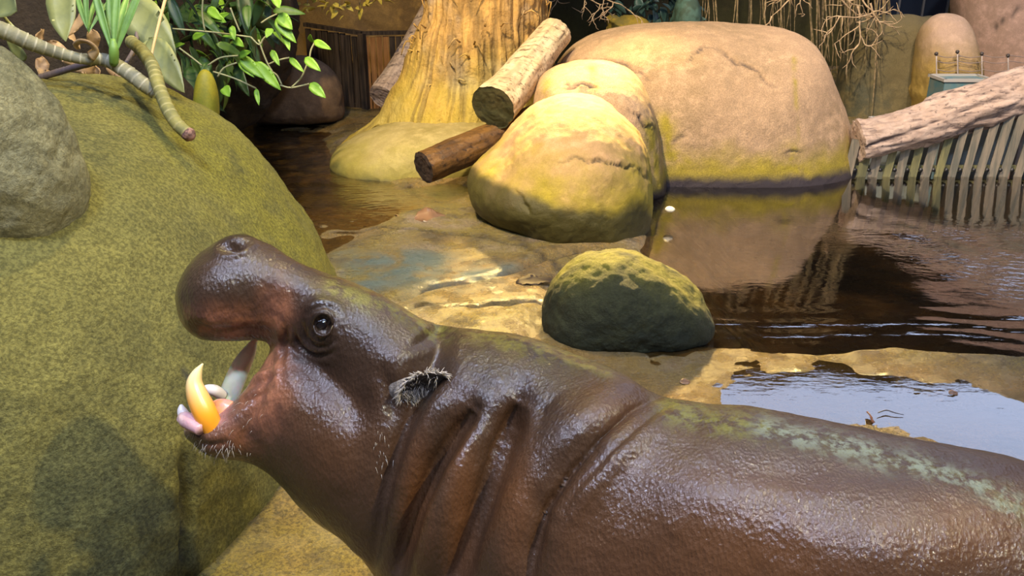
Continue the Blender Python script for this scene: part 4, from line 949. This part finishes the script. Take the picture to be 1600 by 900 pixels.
# ringed stems resting on the big boulder
LB = bvh(lb); UB = bvh(ul)
def onrock(px, py, off):
    q, nn = cast(LB, px, py)
    if q is None: return atD(px, py, 3.3)
    r = ray(px, py); return q - r / np.linalg.norm(r) * off
def ringed(pts, rads, nm, m, parent):
    P = catmull(pts, 22); R = catmull(np.array(rads)[:, None], 22)[:, 0]; s = np.r_[0, np.cumsum(np.linalg.norm(np.diff(P, axis=0), axis=1))]
    ph = (s / .028) % 1; R = R * (1 - .10 * np.exp(-((ph - .5) / .08) ** 2) + .07 * np.exp(-((ph - .38) / .09) ** 2)) * (1 + .05 * fbm(P * 30, 2, 3))
    V, F = tube(P, R, 20, 1); me = mesh(nm, V, F); n = len(P); ring = np.repeat(np.exp(-((ph - .40) / .07) ** 2), 20); 
    if len(V) > len(ring): ring = ring[:len(V)]
    ring = np.resize(ring, len(V)); attr(me, 'ring', ring * (0.5 + 0.5 * (fbm(V * 60, 2, 4) > -.2)))
    return link(nm, me, m, parent)
def ringmat(name, a, b, rg):
    k = NT(name); c = k.mix(k.ramp(k.noise(16, 5), 0.35, 0.65), a, b); c = k.mix(k.math('MULTIPLY', k.att('ring'), .75), c, rg)
    return k.pbr(c, 0.65, k.bump(k.noise(120, 4), 0.4, 0.003), 0.3)
rm1 = ringmat('grey_ringed_stem', (0.24, 0.22, 0.13), (0.15, 0.14, 0.09), (0.6, 0.54, 0.40)); rm2 = ringmat('yellow_ringed_stem', (0.24, 0.21, 0.06), (0.15, 0.14, 0.05), (0.42, 0.36, 0.16))
dc = thing('dracaena', onrock(240, 150, .05), 'ringed grey stemmed plant leaning across the top of the huge mossy boulder', 'plant')
dS = 2.95
ringed([atD(-60, 30, 2.75), atD(0, 46, 2.8), atD(50, 68, 2.85), atD(95, 84, 2.9), (atD(130, 92, 2.92)), atD(165, 94, 2.95), atD(195, 110, 2.95), atD(222, 130, 2.95), atD(243, 146, 2.97)], [.026, .026, .024, .020, .018, .022, .024, .024, .020], 'stem', rm1, dc)
ringed([atD(205, 65, 3.2), atD(222, 80, 3.1), atD(238, 104, 3.0), atD(248, 135, 2.93), atD(262, 170, 2.88), atD(278, 195, 2.86), atD(297, 212, 2.86)], [.022, .022, .022, .021, .022, .021, .019], 'stem', rm2, dc)
husk = link('cut_tip', mesh('tip', *tube([atD(290, 207, 2.86), atD(297, 212, 2.86), atD(301, 216, 2.855)], [.021, .023, .008], 9, 2)), simple('dark_torn_tip', (0.10, 0.05, 0.04), 0.7, .3, .9, 120, (0.3, 0.16, 0.12)), dc); husk['label'] = 'dark torn stem tip'
wood2 = simple('peeling_husk', (0.46, 0.30, 0.14), 0.7, .3, .6, 50, (0.28, 0.17, 0.08))
hu = link('husk', mesh('husk', *tube([atD(122, 76, 2.9), atD(118, 70, 2.88), atD(126, 64, 2.86), (atD(140, 67, 2.86)), atD(150, 78, 2.88), atD(142, 88, 2.9)], [.008, .009, .010, .011, .013, .018], 12, 5, True, 0.5)), wood2, dc); hu['label'] = 'curled tan husk'
ringed([atD(62, 121, 3.1), atD(100, 110, 3.1), atD(140, 99, 3.05), atD(165, 93, 3.0)], [.011, .012, .012, .012], 'stem', simple('purple_stem', (0.11, 0.08, 0.08), 0.6), dc)
ros = lv(leafmat('rosette_leaf', (0.17, 0.30, 0.05), (0.10, 0.20, 0.04)), .28, .013, .10, fold=.5, belly=.6)
for i, (x, y, x1_, y1_, s) in enumerate([(178, 88, 150, 0, 1), (178, 88, 168, -10, 1), (178, 86, 195, -10, 1.05), (180, 88, 212, -4, 1), (176, 88, 160, 20, .8), (180, 88, 196, 18, .8), (178, 88, 182, -25, 1), (138, 50, 118, -10, .7), (138, 50, 150, -20, .7), (138, 52, 132, -20, .7), (138, 52, 162, 10, .6)]):
    a, b = atD(x, y, 2.9), atD(x1_, y1_, 2.88 + .06 * (i % 3)); place_leaf(ros, dc, a, b - a, s * 1.0, 0, up=-FW)
link('stem', mesh('stem', *tube([atD(178, 100, 2.93), atD(178, 80, 2.9), atD(177, 62, 2.9)], [.014, .016, .010], 12, 3)), bpy.data.materials['rosette_leaf'], dc)
# broad leaves
bp = thing('broad_leaf_plant', pc(262, 150, 4.4), 'olive green broad leaved plant drooping at the top edge of the huge boulder', 'plant')
for x, y, x1_, y1_, wr, D in [(198, 2, 272, 86, .24, 3.45), (232, 60, 285, 142, .19, 3.35), (-15, -10, 22, 14, .5, 2.9), (96, -25, 100, 62, .22, 3.3), (40, 95, 10, 60, .2, 3.5)]:
    a, b = atD(x, y, D), atD(x1_, y1_, D - .08); ln = np.linalg.norm(b - a); place_leaf(lv(ogl, ln, ln * wr, .05, wav=.08, n=12, fold=.18), bp, a, b - a, 1, 0, up=-FW)
link('petiole', mesh('petiole', *tube([atD(-5, 5, 2.9), atD(8, 28, 2.88), atD(22, 44, 2.86)], .006, 6, 4)), stemm, bp)
link('petiole', mesh('petiole', *tube([atD(262, -15, 3.3), atD(250, 30, 3.2), atD(238, 80, 3.1), atD(234, 112, 3.0)], [.007, .006, .005, .004], 6, 4)), simple('straw_stem', (0.50, 0.34, 0.16), .7), bp)
link('petiole', mesh('petiole', *tube([atD(204, 0, 3.5), atD(214, 60, 3.4), atD(196, 100, 3.2)], .008, 6, 4)), bpy.data.materials['purple_stem'], bp)
# litter of dry leaves in the bank
rnd = random.Random(9)
for i in range(16):
    px, py = rnd.uniform(60, 240), rnd.uniform(5, 112); a = atD(px, py, rnd.uniform(3.3, 3.9)); d = np.array([rnd.gauss(0, .5), rnd.gauss(0, .3), rnd.gauss(-.6, .4)])
    o = place_leaf(lv(dl, rnd.uniform(.08, .16), rnd.uniform(.015, .03), .4, wav=.3), bp, a, d, 1, rnd.uniform(-2, 2)); o.name = 'dry_leaf'; o['label'] = 'curled tan dry leaf'
# teal plants behind the largest boulder
tp_ = thing('teal_shrub', pc(1010, 40, 9.6), 'small bluish green leaved shrub behind the left shoulder of the largest boulder', 'shrub')
tls = [lv(tl, .14, .035, .4), lv(tl, .11, .03, .3)]
rnd = random.Random(14)
for i in range(150):
    px, py = rnd.uniform(955, 1092), rnd.uniform(-80, 34); place_leaf(rnd.choice(tls), tp_, pc(px, py, rnd.uniform(9.0, 9.9)), np.array([rnd.gauss(0, 1), rnd.gauss(-.5, .5), rnd.gauss(-.3, .6)]), rnd.uniform(.8, 1.5), rnd.uniform(-1, 1))
yr = blob('boulder', [(948, 60), (950, 34), (962, 27), (985, 24), (1008, 28), (1018, 45), (1018, 90), (948, 95)], 8.9, .2, .2, p=3, nt=80, nr=20, center=(984, 55), disp=(0.02, 4, 3), seed=151)
boulder(yr, rock_mat('bright_yellow_rock', (0.40, 0.27, 0.02), (0.20, 0.16, 0.03), (0.3, 0.2, 0.02), (-2, -1), 0, rough=.7), 'small yellow rock peeping over the left shoulder of the largest boulder')
ts = blob('boulder', [(1050, 50), (1054, 8), (1065, -10), (1082, -10), (1094, 8), (1097, 50), (1095, 80), (1052, 80)], 8.9, .2, .2, p=3, nt=80, nr=20, center=(1073, 35), disp=(0.02, 4, 3), seed=153)
boulder(ts, simple('teal_rock', (0.06, 0.12, 0.10), .7, .3, .5, 30, (0.04, 0.07, 0.05)), 'small teal rock hump beneath the hanging roots')
# yellow hanging leaves above the plank fence
hl = thing('hanging_vine', pc(560, -60, 8.0), 'thin vine with small yellow leaves hanging above the dark plank fence', 'vine')
yl = lv(leafmat('yellow_leaf', (0.55, 0.42, 0.06), (0.40, 0.30, 0.04)), .09, .022, .3)
rnd = random.Random(31)
for x, y in [(480, 8), (530, 14), (562, 8), (508, 2), (600, -6)]:
    link('stem', mesh('stem', *tube([pc(x + 5, -60, 8), pc(x + 3, -25, 8), pc(x, y, 8)], .005, 5, 3)), rootm, hl)
    for i in range(7): place_leaf(yl, hl, pc(x + rnd.gauss(0, 9), y + rnd.gauss(0, 5), 8), np.array([rnd.gauss(0, 1), -.4, rnd.gauss(-.2, .6)]), rnd.uniform(.6, 1.2), rnd.uniform(-1, 1))
# ------------------------------------------------------------------ small litter on the floor
hgrid = h_floor; ny_g = 340
def litter(name, px, py, z, d, L_, W_, m, label, cat, curl=.2, roll=0, group=None):
    me = lv(m, L_, W_, curl, wav=.15); a = atZ(px, py, z)
    for _ in range(4):
        gi = min(int((a[1] - .2) / .018), ny_g - 1); a = atZ(px, py, max(hgrid[gi, int((a[0] + 7) / .03)], 0.003) + .004)
    o = bpy.data.objects.new(name, me); COL.objects.link(o)
    x, y, zz = orient(d); y2 = y * math.cos(roll) + zz * math.sin(roll); z2 = -y * math.sin(roll) + zz * math.cos(roll)
    o.matrix_world = Matrix(((x[0], y2[0], z2[0], a[0]), (x[1], y2[1], z2[1], a[1]), (x[2], y2[2], z2[2], a[2]), (0, 0, 0, 1)))
    o['label'] = label; o['category'] = cat; return o
brl = leafmat('brown_wet_leaf', (0.20, 0.11, 0.06), (0.12, 0.07, 0.04), 0.3)
litter('fallen_leaf', 648, 342, .03, (1, .1, .25), .22, .07, brl, 'brown curled leaf lying at the edge of the left stream', 'leaf', .5, .4)
litter('fallen_leaf', 618, 336, .02, (.6, -.6, .0), .16, .03, leafmat('tan_leaf', (0.5, 0.3, 0.18), (0.4, 0.22, 0.1)), 'tan dry leaf half in the stream beside the brown leaf', 'leaf', .1, -.3)
litter('fallen_leaf', 806, 442, .02, (1, .12, .10), .20, .045, simple('dark_wet_leaf', (0.045, 0.03, 0.02), .7, .2), 'dark pointed leaf lying left of the small dark boulder', 'leaf', .1, .2)
litter('fallen_leaf', 744, 330, .045, (.7, .4, .35), .10, .018, dl, 'yellow dry leaf at the left foot of the conical boulder', 'leaf', .2, .5)
litter('fallen_leaf', 922, 541, .02, (1, 0, .02), .065, .012, leafmat('cream_leaf', (0.55, 0.5, 0.3), (0.45, 0.4, 0.2)), 'small cream leaf in front of the small dark boulder', 'leaf', .1)
litter('fallen_leaf', 1062, 597, .02, (1, .1, .1), .05, .014, brl, 'tiny brown leaf on the golden wet floor', 'leaf', .4, .5)
litter('fallen_leaf', 1362, 660, .004, (.3, 1, .35), .06, .018, leafmat('rust_leaf', (0.35, 0.13, 0.05), (0.2, 0.08, 0.04), .4), 'rust brown dried leaf standing in the blue puddle', 'leaf', .3, 1.0)
litter('fallen_leaf', 1482, 614, .006, (1, .1, .05), .05, .012, brl, 'brown leaf scrap at the far edge of the blue puddle', 'leaf', .3, .4)
litter('fallen_leaf', 1428, 610, .006, (1, .0, .02), .03, .006, simple('black_scrap', (0.02, 0.02, 0.02), .5), 'small dark leaf scrap floating in the blue puddle', 'leaf', .1)
twm = simple('dark_twig', (0.04, 0.03, 0.025), .5)
o = link('fallen_twig', mesh('twig', *tube([atZ(1372, 645, .012), atZ(1385, 641, .012), atZ(1398, 645, .010), atZ(1412, 648, .006)], [.0018, .0022, .0018, .001], 6, 3)), twm); o['label'] = 'thin dark twig lying in the blue puddle beside the rust leaf'; o['category'] = 'twig'
me = blob('pebble', [(1039, 327), (1043, 323), (1050, 323), (1055, 327), (1051, 331), (1043, 331)], 5.28, .022, p=2.2, nt=40, nr=12, disp=None, fine=.0, seed=3, fit=False)
boulder(me, simple('white_stone', (0.75, 0.70, 0.55), .5), 'small white pebble in the water at the foot of the largest boulder', 'pebble', 'pebble')
